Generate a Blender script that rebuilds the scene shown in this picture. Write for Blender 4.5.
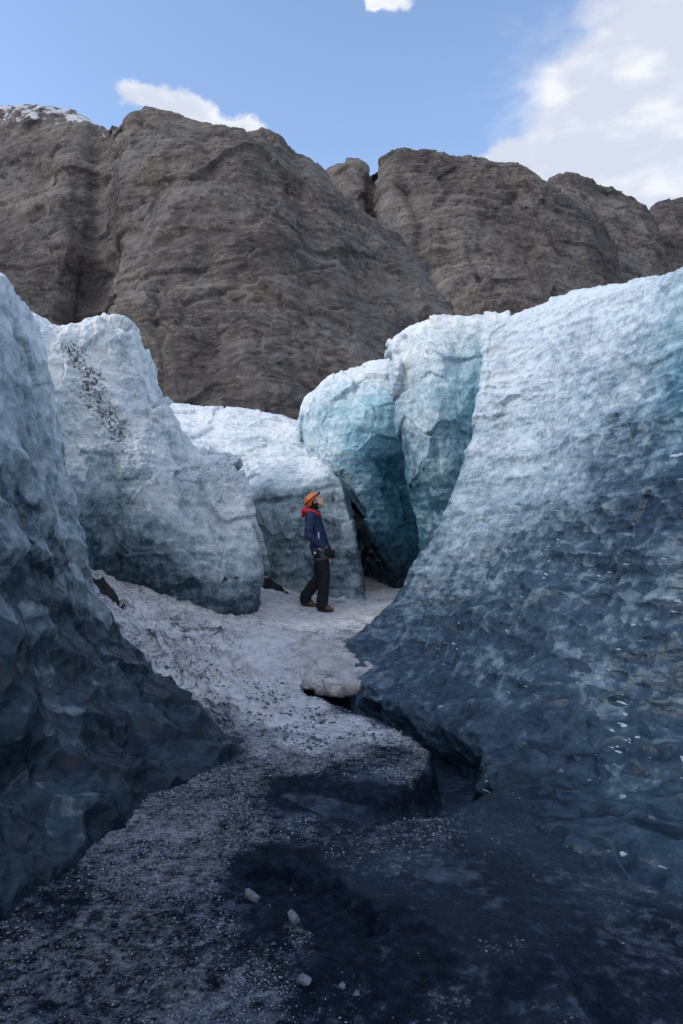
import bpy, bmesh, math, random
import numpy as np
from mathutils import Vector, Matrix

for o in list(bpy.data.objects): bpy.data.objects.remove(o)
SC = bpy.context.scene
COL = SC.collection
R = math.radians
# ------------------------------------------------------------------ camera
CAMZ = 1.6; F = 683.0; PITCH = math.atan(28 / 683)
cam_d = bpy.data.cameras.new('camera'); cam = bpy.data.objects.new('camera', cam_d); COL.objects.link(cam)
cam.location = (0, 0, CAMZ); cam.rotation_euler = (R(90) + PITCH, 0, 0)
cam_d.sensor_fit = 'VERTICAL'; cam_d.sensor_height = 36; cam_d.sensor_width = 24; cam_d.lens = 24
cam_d.clip_start = 0.05; cam_d.clip_end = 20000
SC.camera = cam
# ------------------------------------------------------------------ light
SUN_EL = 36; SUN_AZ = -112          # azimuth measured from +Y towards +X (behind the camera, to the left)
sun_d = bpy.data.lights.new('sun', 'SUN'); sun = bpy.data.objects.new('sun', sun_d); COL.objects.link(sun)
sun_d.energy = 1.0; sun_d.angle = R(18); sun_d.color = (1.0, 0.95, 0.88)
sd = Vector((math.sin(R(SUN_AZ)) * math.cos(R(SUN_EL)), math.cos(R(SUN_AZ)) * math.cos(R(SUN_EL)), math.sin(R(SUN_EL))))
sun.rotation_euler = sd.to_track_quat('Z', 'Y').to_euler()
SC.view_settings.view_transform = 'Standard'; SC.view_settings.look = 'None'
SC.view_settings.exposure = 0.7; SC.view_settings.gamma = 1.0
SC.view_settings.use_curve_mapping = False

def P(px, py, Y):
    u = (px - 341.5) / F; v = (512 - py) / F
    c, s = math.cos(PITCH), math.sin(PITCH)
    dy = c - v * s; dz = s + v * c
    k = Y / dy
    return (u * k, Y, CAMZ + dz * k)

class NT:
    """small helper for shader node trees"""
    def __init__(s, tree): s.t = tree; s.n = tree.nodes; s.l = tree.links
    def add(s, typ, **kw):
        n = s.n.new(typ)
        for k, v in kw.items():
            if k.startswith('i_'):
                key = k[2:]; key = int(key) if key.isdigit() else key.replace('_', ' ')
                s.put(n.inputs[key], v)
            else: setattr(n, k, v)
        return n
    def put(s, sock, v):
        if isinstance(v, bpy.types.NodeSocket): s.l.new(v, sock)
        else: sock.default_value = v
    def math(s, op, a, b=0.0, c=0.0, clamp=False):
        n = s.n.new('ShaderNodeMath'); n.operation = op; n.use_clamp = clamp
        s.put(n.inputs[0], a); s.put(n.inputs[1], b); s.put(n.inputs[2], c); return n.outputs[0]
    def vmath(s, op, a, b=(0, 0, 0)):
        n = s.n.new('ShaderNodeVectorMath'); n.operation = op
        s.put(n.inputs[0], a)
        if op == 'SCALE': s.put(n.inputs['Scale'], b)
        else: s.put(n.inputs[1], b)
        return n.outputs['Value'] if op in ('LENGTH', 'DISTANCE', 'DOT_PRODUCT') else n.outputs[0]
    def mix(s, f, a, b, blend='MIX'):
        n = s.n.new('ShaderNodeMix'); n.data_type = 'RGBA'; n.blend_type = blend; n.clamp_factor = True
        s.put(n.inputs[0], f); s.put(n.inputs[6], a if not isinstance(a, tuple) else (*a, 1)[:4])
        s.put(n.inputs[7], b if not isinstance(b, tuple) else (*b, 1)[:4]); return n.outputs[2]
    def noise(s, vec, scale, detail=6, rough=0.55, dist=0.0):
        n = s.n.new('ShaderNodeTexNoise'); s.put(n.inputs['Vector'], vec)
        n.inputs['Scale'].default_value = scale; n.inputs['Detail'].default_value = detail
        n.inputs['Roughness'].default_value = rough; n.inputs['Distortion'].default_value = dist
        return n.outputs[0]
    def vor(s, vec, scale, feature='F1', out='Distance', rnd=1.0):
        n = s.n.new('ShaderNodeTexVoronoi'); n.feature = feature; s.put(n.inputs['Vector'], vec)
        n.inputs['Scale'].default_value = scale; n.inputs['Randomness'].default_value = rnd
        return n.outputs[out]
    def ramp(s, f, stops, interp='LINEAR'):
        n = s.n.new('ShaderNodeValToRGB'); s.put(n.inputs[0], f); e = n.color_ramp.elements
        n.color_ramp.interpolation = interp
        while len(e) < len(stops): e.new(0.5)
        for i, (p, c) in enumerate(stops):
            e[i].position = p
            e[i].color = (c, c, c, 1) if not isinstance(c, tuple) else (*c, 1)[:4]
        return n.outputs[0]
    def sstep(s, v, a, b):
        n = s.n.new('ShaderNodeMapRange'); n.interpolation_type = 'SMOOTHSTEP'
        s.put(n.inputs[0], v); n.inputs[1].default_value = a; n.inputs[2].default_value = b
        return n.outputs[0]

# ------------------------------------------------------------------ sky with clouds
world = bpy.data.worlds.new('World'); SC.world = world; world.use_nodes = True
w = NT(world.node_tree); w.n.clear()
sky = w.add('ShaderNodeTexSky', sky_type='NISHITA', sun_disc=False, sun_elevation=R(SUN_EL), sun_rotation=R(SUN_AZ),
            air_density=1.0, dust_density=0.6, ozone_density=2.0, altitude=200)
tc = w.add('ShaderNodeTexCoord')
d = tc.outputs['Generated']
def dirv(px, py):
    v = Vector(P(px, py, 10)) - Vector((0, 0, CAMZ)); return v.normalized()
blobs = [  # px, py, radius x, radius z (direction units)
    (735, 160, .34, .15), (700, 90, .13, .10), (632, 140, .12, .075), (740, 20, .14, .12), (640, 95, .16, .10), (575, 155, .12, .05), (510, 158, .10, .03), (465, 160, .07, .02), (690, 50, .10, .08), (760, 100, .3, .22), (610, 180, .25, .07),
    (150, 104, .045, .017), (185, 114, .07, .018), (230, 121, .045, .014), (168, 110, .045, .013), (388, 0, .035, .020), (377, 12, .018, .012)]
wn = w.add('ShaderNodeTexNoise', i_Scale=9.0, i_Detail=5.0, i_Roughness=0.6); w.put(wn.inputs['Vector'], d)
wd = w.vmath('ADD', d, w.vmath('SCALE', w.vmath('SUBTRACT', wn.outputs['Color'], (0.5, 0.5, 0.5)), 0.085))
mx = None
for (bx, by, rx, rz) in blobs:
    c = dirv(bx, by)
    q = w.vmath('SUBTRACT', wd, tuple(c)); q = w.vmath('MULTIPLY', q, (1 / rx, 1 / rx, 1 / rz))
    ln = w.math('SUBTRACT', 1.0, w.vmath('LENGTH', q))
    mx = ln if mx is None else w.math('MAXIMUM', mx, ln)
# loose clouds in the rest of the sky, away from the view
ds = w.vmath('MULTIPLY', d, (1, 1, 2.2))
n1 = w.noise(ds, 11, 9, 0.6, 0.3); n2 = w.noise(ds, 2.2, 6, 0.55)
sep = w.add('ShaderNodeSeparateXYZ'); w.put(sep.inputs[0], d)
back = w.sstep(w.math('MULTIPLY', sep.outputs[1], -1.0), -0.35, 0.3)
loose = w.math('SUBTRACT', w.math('MULTIPLY', back, 1.15), w.math('MULTIPLY', w.math('SUBTRACT', 1.0, n2), 1.6))
mx = w.math('MAXIMUM', mx, loose)
mx = w.math('MAXIMUM', mx, -0.6)
mx = w.math('MULTIPLY', mx, 2.2)
dens = w.math('ADD', mx, w.math('MULTIPLY', w.math('SUBTRACT', n1, 0.5), 1.35))
mask = w.sstep(dens, -0.10, 0.85)
n3 = w.noise(ds, 9, 5, 0.5)
shade = w.sstep(w.math('ADD', n3, w.math('MULTIPLY', dens, -0.05)), 0.38, 0.62)
cc = w.mix(shade, (2.9, 3.1, 3.6), (4.3, 4.3, 4.35))
skyc = w.mix(1.0, sky.outputs[0], (1.36, 1.27, 1.24), 'MULTIPLY')
fin = w.mix(w.math('MULTIPLY', mask, 0.93), skyc, cc)
bg = w.add('ShaderNodeBackground', i_Strength=0.15); w.put(bg.inputs[0], fin)
wo = w.add('ShaderNodeOutputWorld'); w.l.new(bg.outputs[0], wo.inputs[0])

# ------------------------------------------------------------------ numpy noise
rs = np.random.RandomState(7)
PERM = np.concatenate([rs.permutation(256)] * 3).astype(np.int64)
GR = rs.normal(size=(256, 3)); GR /= np.linalg.norm(GR, axis=1)[:, None]
RV = rs.rand(256, 3)
def perlin(p):
    p = np.asarray(p, float); i = np.floor(p).astype(np.int64); f = p - i; i &= 255
    u = f * f * f * (f * (f * 6 - 15) + 10)
    r = 0
    for dx in (0, 1):
        wx = u[:, 0] if dx else 1 - u[:, 0]
        for dy in (0, 1):
            wy = u[:, 1] if dy else 1 - u[:, 1]
            for dz in (0, 1):
                wz = u[:, 2] if dz else 1 - u[:, 2]
                h = PERM[PERM[PERM[(i[:, 0] + dx) & 255] + ((i[:, 1] + dy) & 255)] + ((i[:, 2] + dz) & 255)]
                g = GR[h]
                r = r + wx * wy * wz * (g[:, 0] * (f[:, 0] - dx) + g[:, 1] * (f[:, 1] - dy) + g[:, 2] * (f[:, 2] - dz))
    return r * 1.5
def fbm(p, s, octv=5, gain=0.5, seed=0.0, ridge=False):
    p = np.asarray(p, float) * s + seed * 17.31
    a = 1.0; tot = 0; nrm = 0
    for k in range(octv):
        n = perlin(p)
        if ridge: n = 1 - 2 * np.abs(n)
        tot = tot + a * n; nrm += a; a *= gain; p = p * 2.03 + 11.7
    return tot / nrm
def worley(p, seed=0):
    p = np.asarray(p, float) + seed * 31.7
    i = np.floor(p).astype(np.int64); f = p - i
    f1 = np.full(len(p), 9.0); f2 = np.full(len(p), 9.0); cid = np.zeros(len(p))
    for dx in (-1, 0, 1):
        for dy in (-1, 0, 1):
            for dz in (-1, 0, 1):
                h = PERM[PERM[PERM[(i[:, 0] + dx) & 255] + ((i[:, 1] + dy) & 255)] + ((i[:, 2] + dz) & 255)]
                q = RV[h] + np.array([dx, dy, dz]) - f
                dd = np.sqrt((q * q).sum(1))
                nw = dd < f1
                f2 = np.where(nw, f1, np.minimum(f2, dd)); cid = np.where(nw, h / 255.0, cid); f1 = np.where(nw, dd, f1)
    return f1, f2, cid
def facet(p, seed=0):
    """broken planes: every cell is a plane of its own tilt"""
    p = np.asarray(p, float) + seed * 23.1
    i = np.floor(p).astype(np.int64); f = p - i; f1 = np.full(len(p), 9.0); out = np.zeros(len(p))
    for dx in (-1, 0, 1):
        for dy in (-1, 0, 1):
            for dz in (-1, 0, 1):
                h = PERM[PERM[PERM[(i[:, 0] + dx) & 255] + ((i[:, 1] + dy) & 255)] + ((i[:, 2] + dz) & 255)]
                q = RV[h] + np.array([dx, dy, dz]) - f; dd = np.sqrt((q * q).sum(1)); nw = dd < f1
                out = np.where(nw, (GR[(h + 57) & 255] * q).sum(1) + .6 * (RV[h, 0] - .5), out); f1 = np.where(nw, dd, f1)
    return out
def ss(x, a, b):
    t = np.clip((x - a) / (b - a), 0, 1); return t * t * (3 - 2 * t)

# ------------------------------------------------------------------ mesh helpers
def tag(o, label=None, cat=None, group=None, kind=None):
    if label: o['label'] = label
    if cat: o['category'] = cat
    if group: o['group'] = group
    if kind: o['kind'] = kind
    return o
def link(name, me, mat=None, parent=None, smooth=True):
    o = bpy.data.objects.new(name, me); COL.objects.link(o)
    if mat: me.materials.append(mat)
    if parent: o.parent = parent
    if smooth: me.polygons.foreach_set('use_smooth', np.ones(len(me.polygons), bool))
    return o
def grid_mesh(name, V, A=None):
    """V: (nu,nv,3) ; A: (nu,nv,3) colour attribute"""
    nu, nv = V.shape[:2]
    idx = np.arange(nu * nv).reshape(nu, nv)
    q = np.stack([idx[:-1, :-1], idx[1:, :-1], idx[1:, 1:], idx[:-1, 1:]], -1).reshape(-1, 4)
    me = bpy.data.meshes.new(name)
    me.vertices.add(nu * nv); me.vertices.foreach_set('co', V.reshape(-1).astype(np.float32))
    me.loops.add(q.size); me.loops.foreach_set('vertex_index', q.reshape(-1).astype(np.int32))
    me.polygons.add(len(q)); me.polygons.foreach_set('loop_start', (np.arange(len(q)) * 4).astype(np.int32))
    me.polygons.foreach_set('loop_total', np.full(len(q), 4, np.int32))
    me.update(calc_edges=True)
    if A is not None:
        at = me.attributes.new('surf', 'FLOAT_COLOR', 'POINT')
        c = np.ones((nu * nv, 4), np.float32); c[:, :3] = A.reshape(-1, 3); at.data.foreach_set('color', c.reshape(-1))
    return me
def catmull(C, t):
    """C: (n,...) control values, t: positions 0..n-1"""
    n = len(C); i = np.clip(np.floor(t).astype(int), 0, n - 2); f = t - i
    sh = (-1,) + (1,) * (C.ndim - 1); f = f.reshape(sh)
    p1 = C[i]; p2 = C[i + 1]
    p0 = np.where((i > 0).reshape(sh), C[np.maximum(i - 1, 0)], 2 * p1 - p2)
    p3 = np.where((i + 2 < n).reshape(sh), C[np.minimum(i + 2, n - 1)], 2 * p2 - p1)
    T = 0.42
    m1 = T * (p2 - p0); m2 = T * (p3 - p1)
    f2 = f * f; f3 = f2 * f
    return (2 * f3 - 3 * f2 + 1) * p1 + (f3 - 2 * f2 + f) * m1 + (-2 * f3 + 3 * f2) * p2 + (f3 - f2) * m2
def spaced(C, n, axis, wts=None):
    """sample positions so that density follows the control length along axis"""
    D = np.linalg.norm(np.diff(C[..., :3], axis=axis), axis=-1).mean(axis=1 - axis)
    if wts is not None: D = D * np.array(wts)
    cum = np.concatenate([[0], np.cumsum(D)])
    return np.interp(np.linspace(0, cum[-1], n), cum, np.arange(len(cum)))
def normals(V):
    du = np.gradient(V, axis=0); dv = np.gradient(V, axis=1)
    N = np.cross(du, dv); L = np.linalg.norm(N, axis=-1, keepdims=True); return N / np.maximum(L, 1e-9)
def loft(name, cols, nu, nv, disp=None, wu=None, wv=None, center=(0.5, 0.4)):
    C = np.array(cols, float)                        # (ncol,nrow,6) x y z frost teal dirt
    tu = spaced(C, nu, 0, wu); tv = spaced(C, nv, 1, wv)
    G = catmull(C, tu)
    G = np.swapaxes(catmull(np.swapaxes(G, 0, 1), tv), 0, 1)
    V = G[..., :3].copy(); A = np.clip(G[..., 3:6], 0, 1)
    N = normals(V)
    ci = (int(nu * center[0]), int(nv * center[1]))
    if np.dot(N[ci], np.array([0, 0, CAMZ]) - V[ci]) < 0: N = -N; flip = True
    else: flip = False
    if disp:
        dd, A = disp(V.reshape(-1, 3), N.reshape(-1, 3), A.reshape(-1, 3))
        if dd.ndim == 1: dd = N.reshape(-1, 3) * dd[:, None]
        V = V + dd.reshape(V.shape); A = np.clip(A, 0, 1).reshape(nu, nv, 3)
    if flip: V = V[::-1]; A = A[::-1]
    return grid_mesh(name, V, A)
def K(px, py, Y, fr=0.5, te=0.0, di=0.0): return (*P(px, py, Y), fr, te, di)
def Wp(x, y, z, fr=0.5, te=0.0, di=0.0): return (x, y, z, fr, te, di)

# ------------------------------------------------------------------ materials
def new_mat(name):
    m = bpy.data.materials.new(name); m.use_nodes = True
    t = NT(m.node_tree); b = t.n['Principled BSDF']; return m, t, b
def simple(name, col, rough=0.6, bump=0.0, bscale=40, metal=0.0, var=0.25):
    m, t, b = new_mat(name)
    co = t.add('ShaderNodeTexCoord').outputs['Object']
    n = t.noise(co, bscale, 5, 0.6)
    c = t.mix(n, tuple(c * (1 - var) for c in col), tuple(min(1, c * (1 + var)) for c in col))
    t.put(b.inputs['Base Color'], c); b.inputs['Roughness'].default_value = rough; b.inputs['Metallic'].default_value = metal
    if bump:
        bp = t.add('ShaderNodeBump', i_Strength=bump, i_Distance=0.01); t.put(bp.inputs['Height'], n); t.put(b.inputs['Normal'], bp.outputs[0])
    return m

def ice_material(name, dark=(0.006, 0.013, 0.026), mid=(0.036, 0.066, 0.100), pale=(0.26, 0.345, 0.41), white=(0.72, 0.765, 0.80),
                 cell=7.0, stretch=(1, 1, 1), rot=0.0, band=0.25, spec=1.0, painted_glints=0.0, bump=0.5, cellvar=0.3, fine=0.45, blotch=0.75):
    m, t, b = new_mat(name)
    co = t.add('ShaderNodeTexCoord').outputs['Object']
    at = t.add('ShaderNodeAttribute', attribute_name='surf')
    sp = t.add('ShaderNodeSeparateColor'); t.put(sp.inputs[0], at.outputs['Color'])
    frost, teal, dirt = sp.outputs[0], sp.outputs[1], sp.outputs[2]
    mp = t.add('ShaderNodeMapping'); t.put(mp.inputs[0], co); mp.inputs['Rotation'].default_value = (0, rot, 0); mp.inputs['Scale'].default_value = stretch
    vec = mp.outputs[0]
    warp = t.add('ShaderNodeTexNoise'); t.put(warp.inputs['Vector'], co); warp.inputs['Scale'].default_value = 2.2; warp.inputs['Detail'].default_value = 3
    wv = t.vmath('ADD', vec, t.vmath('SCALE', t.vmath('SUBTRACT', warp.outputs['Color'], (0.5, 0.5, 0.5)), 0.30))
    vd = t.vor(wv, cell); ve = t.vor(wv, cell, 'DISTANCE_TO_EDGE')
    vc = t.vor(wv, cell, 'F1', 'Color')
    vs = t.add('ShaderNodeSeparateColor'); t.put(vs.inputs[0], vc)
    nb = t.noise(co, 0.9, 6, 0.6, 0.4); nf = t.noise(co, 9, 7, 0.65, 0.2); nx = t.noise(co, 60, 4, 0.7)
    # thin layers in the ice
    bm = t.add('ShaderNodeMapping'); t.put(bm.inputs[0], co); bm.inputs['Rotation'].default_value = (0.10, -0.12, 0); bm.inputs['Scale'].default_value = (0.35, 0.35, 9)
    nband = t.noise(bm.outputs[0], 1.0, 5, 0.6, 0.35)
    f = t.math('ADD', frost, t.math('MULTIPLY', t.math('SUBTRACT', nb, 0.5), blotch))
    f = t.math('ADD', f, t.math('MULTIPLY', t.math('SUBTRACT', nf, 0.5), 0.85))
    f = t.math('ADD', f, t.math('MULTIPLY', t.math('SUBTRACT', nband, 0.5), band * 2))
    f = t.math('ADD', f, t.math('MULTIPLY', t.math('SUBTRACT', vs.outputs[0], 0.5), t.math('ADD', 0.10, t.math('MULTIPLY', t.math('SUBTRACT', 1.0, frost), cellvar))))
    f = t.math('ADD', f, t.math('MULTIPLY', t.math('SUBTRACT', nx, 0.5), t.math('MULTIPLY', frost, fine)))
    c = t.ramp(f, [(0.02, dark), (0.34, mid), (0.66, pale), (0.98, white)])
    tl = t.ramp(f, [(0.0, (0.004, 0.026, 0.042)), (0.4, (0.05, 0.20, 0.28)), (0.75, (0.30, 0.56, 0.67)), (1.0, (0.66, 0.78, 0.82))])
    c = t.mix(teal, c, tl)
    # bubbles and fine dark pits in the white crust
    pit = t.sstep(t.noise(co, 26, 5, 0.7), 0.57, 0.72)
    c = t.mix(t.math('MULTIPLY', pit, 0.42), c, (0.09, 0.15, 0.19))
    if painted_glints:  # sky glints on the scallops, painted into the base colour
        fm = t.add('ShaderNodeMapping'); t.put(fm.inputs[0], co); fm.inputs['Rotation'].default_value = (0, -0.35, 0); fm.inputs['Scale'].default_value = (3.0, 2.0, 14)
        fl = t.sstep(t.noise(fm.outputs[0], 2.6, 3, 0.55), 0.645, 0.69)
        pch = t.sstep(t.noise(co, 1.2, 3, 0.5), 0.5, 0.62)
        c = t.mix(t.math('MULTIPLY', t.math('MULTIPLY', fl, pch), painted_glints), c, (0.42, 0.50, 0.60))
    crv = t.vor(t.vmath('ADD', t.vmath('MULTIPLY', co, (1.0, 1.0, 0.45)), t.vmath('SCALE', t.vmath('SUBTRACT', warp.outputs['Color'], (0.5, 0.5, 0.5)), 0.9)), 0.9, 'DISTANCE_TO_EDGE')
    crk = t.math('MULTIPLY', t.sstep(crv, 0.014, 0.003), t.sstep(nb, 0.48, 0.6))
    c = t.mix(t.math('MULTIPLY', crk, 0.5), c, (0.06, 0.10, 0.13))
    dn = t.noise(co, 22, 7, 0.72, 0.5)
    dm = t.sstep(t.math('ADD', dirt, t.math('MULTIPLY', t.math('SUBTRACT', dn, 0.5), 2.6)), 0.60, 0.92)
    dm = t.math('MULTIPLY', dm, t.sstep(dirt, 0.13, 0.25))
    c = t.mix(t.math('MULTIPLY', dm, 0.9), c, (0.03, 0.03, 0.032))
    t.put(b.inputs['Base Color'], c)
    rg = t.math('ADD', 0.09, t.math('MULTIPLY', t.math('MAXIMUM', f, 0.0), 0.5)); t.put(b.inputs['Roughness'], t.math('ADD', rg, t.math('MULTIPLY', nf, 0.14)))
    b.inputs['Subsurface Radius'].default_value = (0.25, 0.6, 1.0); b.inputs['Subsurface Scale'].default_value = 0.12
    t.put(b.inputs['Subsurface Weight'], t.math('MULTIPLY', t.math('MINIMUM', t.math('MAXIMUM', frost, 0.0), 1.0), 0.35))
    b.inputs['IOR'].default_value = 1.33
    b.inputs['Specular IOR Level'].default_value = 0.5 * spec
    h = t.math('MULTIPLY', t.math('MULTIPLY', vd, vd), 1.2)
    h = t.math('ADD', h, t.math('MULTIPLY', nf, 0.55))
    h = t.math('ADD', h, t.math('MULTIPLY', nx, t.math('ADD', 0.05, t.math('MULTIPLY', frost, 0.12))))
    h = t.math('ADD', h, t.math('MULTIPLY', nband, 0.25))
    bp = t.add('ShaderNodeBump', i_Strength=bump, i_Distance=0.06); t.put(bp.inputs['Height'], h)
    t.put(b.inputs['Normal'], bp.outputs[0])
    return m

M_ICE_R = ice_material('scalloped_dark_ice', blotch=0.40, cell=6.5, stretch=(0.8, 0.7, 1.9), rot=0.5, painted_glints=1.0, band=0.22, bump=0.38, cellvar=0.16, fine=0.9, mid=(0.036, 0.070, 0.108), dark=(0.005, 0.013, 0.028), white=(.64, .71, .77))
M_ICE_L = ice_material('bubbly_blue_ice', pale=(.31, .385, .43), mid=(0.036, 0.064, 0.088), cell=4.2, band=0.22, bump=0.40, cellvar=0.30, fine=0.7)
M_ICE_B = ice_material('weathered_pale_ice', cell=5.0, band=0.22, bump=0.45, fine=1.1, cellvar=0.0, mid=(0.045, 0.085, 0.115), pale=(0.36, 0.45, 0.50), white=(0.80, 0.83, 0.85))

def rock_material():
    m, t, b = new_mat('banded_basalt')
    co = t.add('ShaderNodeTexCoord').outputs['Object']
    at = t.add('ShaderNodeAttribute', attribute_name='surf')
    sp = t.add('ShaderNodeSeparateColor'); t.put(sp.inputs[0], at.outputs['Color'])
    gully_shade, ledge, snow = sp.outputs[0], sp.outputs[1], sp.outputs[2]
    wrp = t.add('ShaderNodeTexNoise', i_Scale=0.010, i_Detail=0.0); t.put(wrp.inputs['Vector'], co)
    cw = t.vmath('ADD', co, t.vmath('SCALE', t.vmath('SUBTRACT', wrp.outputs['Color'], (0.5, 0.5, 0.5)), 45.0))
    def layer(sc, sz, rot=0.10):
        mp = t.add('ShaderNodeMapping'); t.put(mp.inputs[0], cw); mp.inputs['Rotation'].default_value = (0.05, rot, 0); mp.inputs['Scale'].default_value = (sc, sc, sz)
        return t.noise(mp.outputs[0], 1.0, 7, 0.66, 0.15)
    ly = layer(0.012, 0.10); l2 = layer(0.03, 0.42)
    n0 = t.noise(co, 0.018, 6, 0.62, 0.6); n1 = t.noise(co, 0.13, 10, 0.70, 0.0); n2 = t.noise(co, 1.1, 5, 0.7)
    k = t.math('ADD', t.math('MULTIPLY', ly, 0.50), t.math('ADD', t.math('MULTIPLY', n0, 0.22), t.math('ADD', t.math('MULTIPLY', l2, 0.20), t.math('MULTIPLY', n1, 0.08))))
    c = t.ramp(k, [(0.38, (0.050, 0.044, 0.045)), (0.46, (0.098, 0.083, 0.078)), (0.53, (0.150, 0.129, 0.117)), (0.60, (0.26, 0.235, 0.205))])
    hue = t.noise(co, 0.03, 5, 0.6, 1.0)
    c = t.mix(t.math('MULTIPLY', t.sstep(hue, 0.48, 0.66), 0.55), c, t.mix(1.0, c, (1.12, 0.99, 0.90), 'MULTIPLY'))
    c = t.mix(t.math('MULTIPLY', t.sstep(hue, 0.48, 0.32), 0.6), c, t.mix(1.0, c, (0.85, 0.98, 1.10), 'MULTIPLY'))
    c = t.mix(t.math('MULTIPLY', t.sstep(n1, 0.55, 0.72), 0.55), c, (0.22, 0.205, 0.185))
    c = t.mix(t.math('MULTIPLY', t.sstep(n1, 0.46, 0.30), 0.75), c, (0.028, 0.027, 0.031))
    mv = t.add('ShaderNodeMapping'); t.put(mv.inputs[0], cw); mv.inputs['Scale'].default_value = (0.16, 0.16, 0.012)
    vs = t.noise(mv.outputs[0], 1.0, 6, 0.65, 0.3)
    c = t.mix(t.math('MULTIPLY', t.sstep(vs, 0.55, 0.68), 0.30), c, (0.15, 0.118, 0.095))
    c = t.mix(t.math('MULTIPLY', t.sstep(vs, 0.44, 0.34), 0.55), c, (0.040, 0.040, 0.046))
    crk = t.vor(t.vmath('MULTIPLY', cw, (1.0, 1.0, 0.6)), 0.055, 'DISTANCE_TO_EDGE')
    ck = t.math('MULTIPLY', t.sstep(t.math('ADD', crk, t.math('MULTIPLY', n1, 0.10)), 0.075, 0.035), 0.25)
    c = t.mix(ck, c, (0.03, 0.028, 0.03))
    n4 = t.noise(t.vmath('MULTIPLY', cw, (1.0, 1.0, 1.5)), 0.36, 8, 0.72, 0.0)
    c = t.mix(t.math('MULTIPLY', t.sstep(n4, 0.50, 0.62), 0.42), c, (0.30, 0.28, 0.25))
    c = t.mix(t.math('MULTIPLY', t.sstep(n4, 0.47, 0.36), 0.62), c, (0.026, 0.024, 0.027))
    slab = t.sstep(t.math('ADD', t.noise(cw, 0.028, 5, 0.6, 0.8), t.math('MULTIPLY', t.math('SUBTRACT', l2, 0.5), 0.5)), 0.50, 0.60)
    c = t.mix(t.math('MULTIPLY', slab, 0.45), c, (0.23, 0.22, 0.205))
    big = t.noise(co, 0.011, 4, 0.55, 0.8)
    c = t.mix(t.sstep(big, 0.56, 0.38), c, t.mix(1.0, c, (0.52, 0.50, 0.53), 'MULTIPLY'))
    vein = t.noise(t.vmath('ADD', cw, (0, 0, 0)), 0.022, 6, 0.6, 1.8)
    vv = t.sstep(t.math('ABSOLUTE', t.math('SUBTRACT', vein, 0.5)), 0.012, 0.002)
    c = t.mix(t.math('MULTIPLY', vv, t.math('MULTIPLY', t.sstep(n1, 0.42, 0.6), 0.5)), c, (0.27, 0.25, 0.215))
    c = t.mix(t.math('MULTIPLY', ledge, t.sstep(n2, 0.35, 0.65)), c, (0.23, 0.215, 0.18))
    c = t.mix(t.math('MULTIPLY', gully_shade, 0.6), c, (0.028, 0.027, 0.032))  # shade of the gully recesses painted into the rock colour
    sn = t.sstep(t.math('ADD', snow, t.math('MULTIPLY', t.math('SUBTRACT', n1, 0.5), 1.8)), 0.72, 0.84)
    c = t.mix(sn, c, (0.62, 0.64, 0.68))
    t.put(b.inputs['Base Color'], c); b.inputs['Roughness'].default_value = 0.85
    h = t.math('ADD', t.math('MULTIPLY', n1, 1.3), t.math('MULTIPLY', n2, 0.5)); h = t.math('ADD', h, t.math('MULTIPLY', t.math('ADD', ly, t.math('MULTIPLY', l2, 0.5)), 1.5)); h = t.math('SUBTRACT', h, t.math('MULTIPLY', ck, 0.5))
    bp = t.add('ShaderNodeBump', i_Strength=0.7, i_Distance=1.6); t.put(bp.inputs['Height'], h); t.put(b.inputs['Normal'], bp.outputs[0])
    return m
M_ROCK = rock_material()

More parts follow.
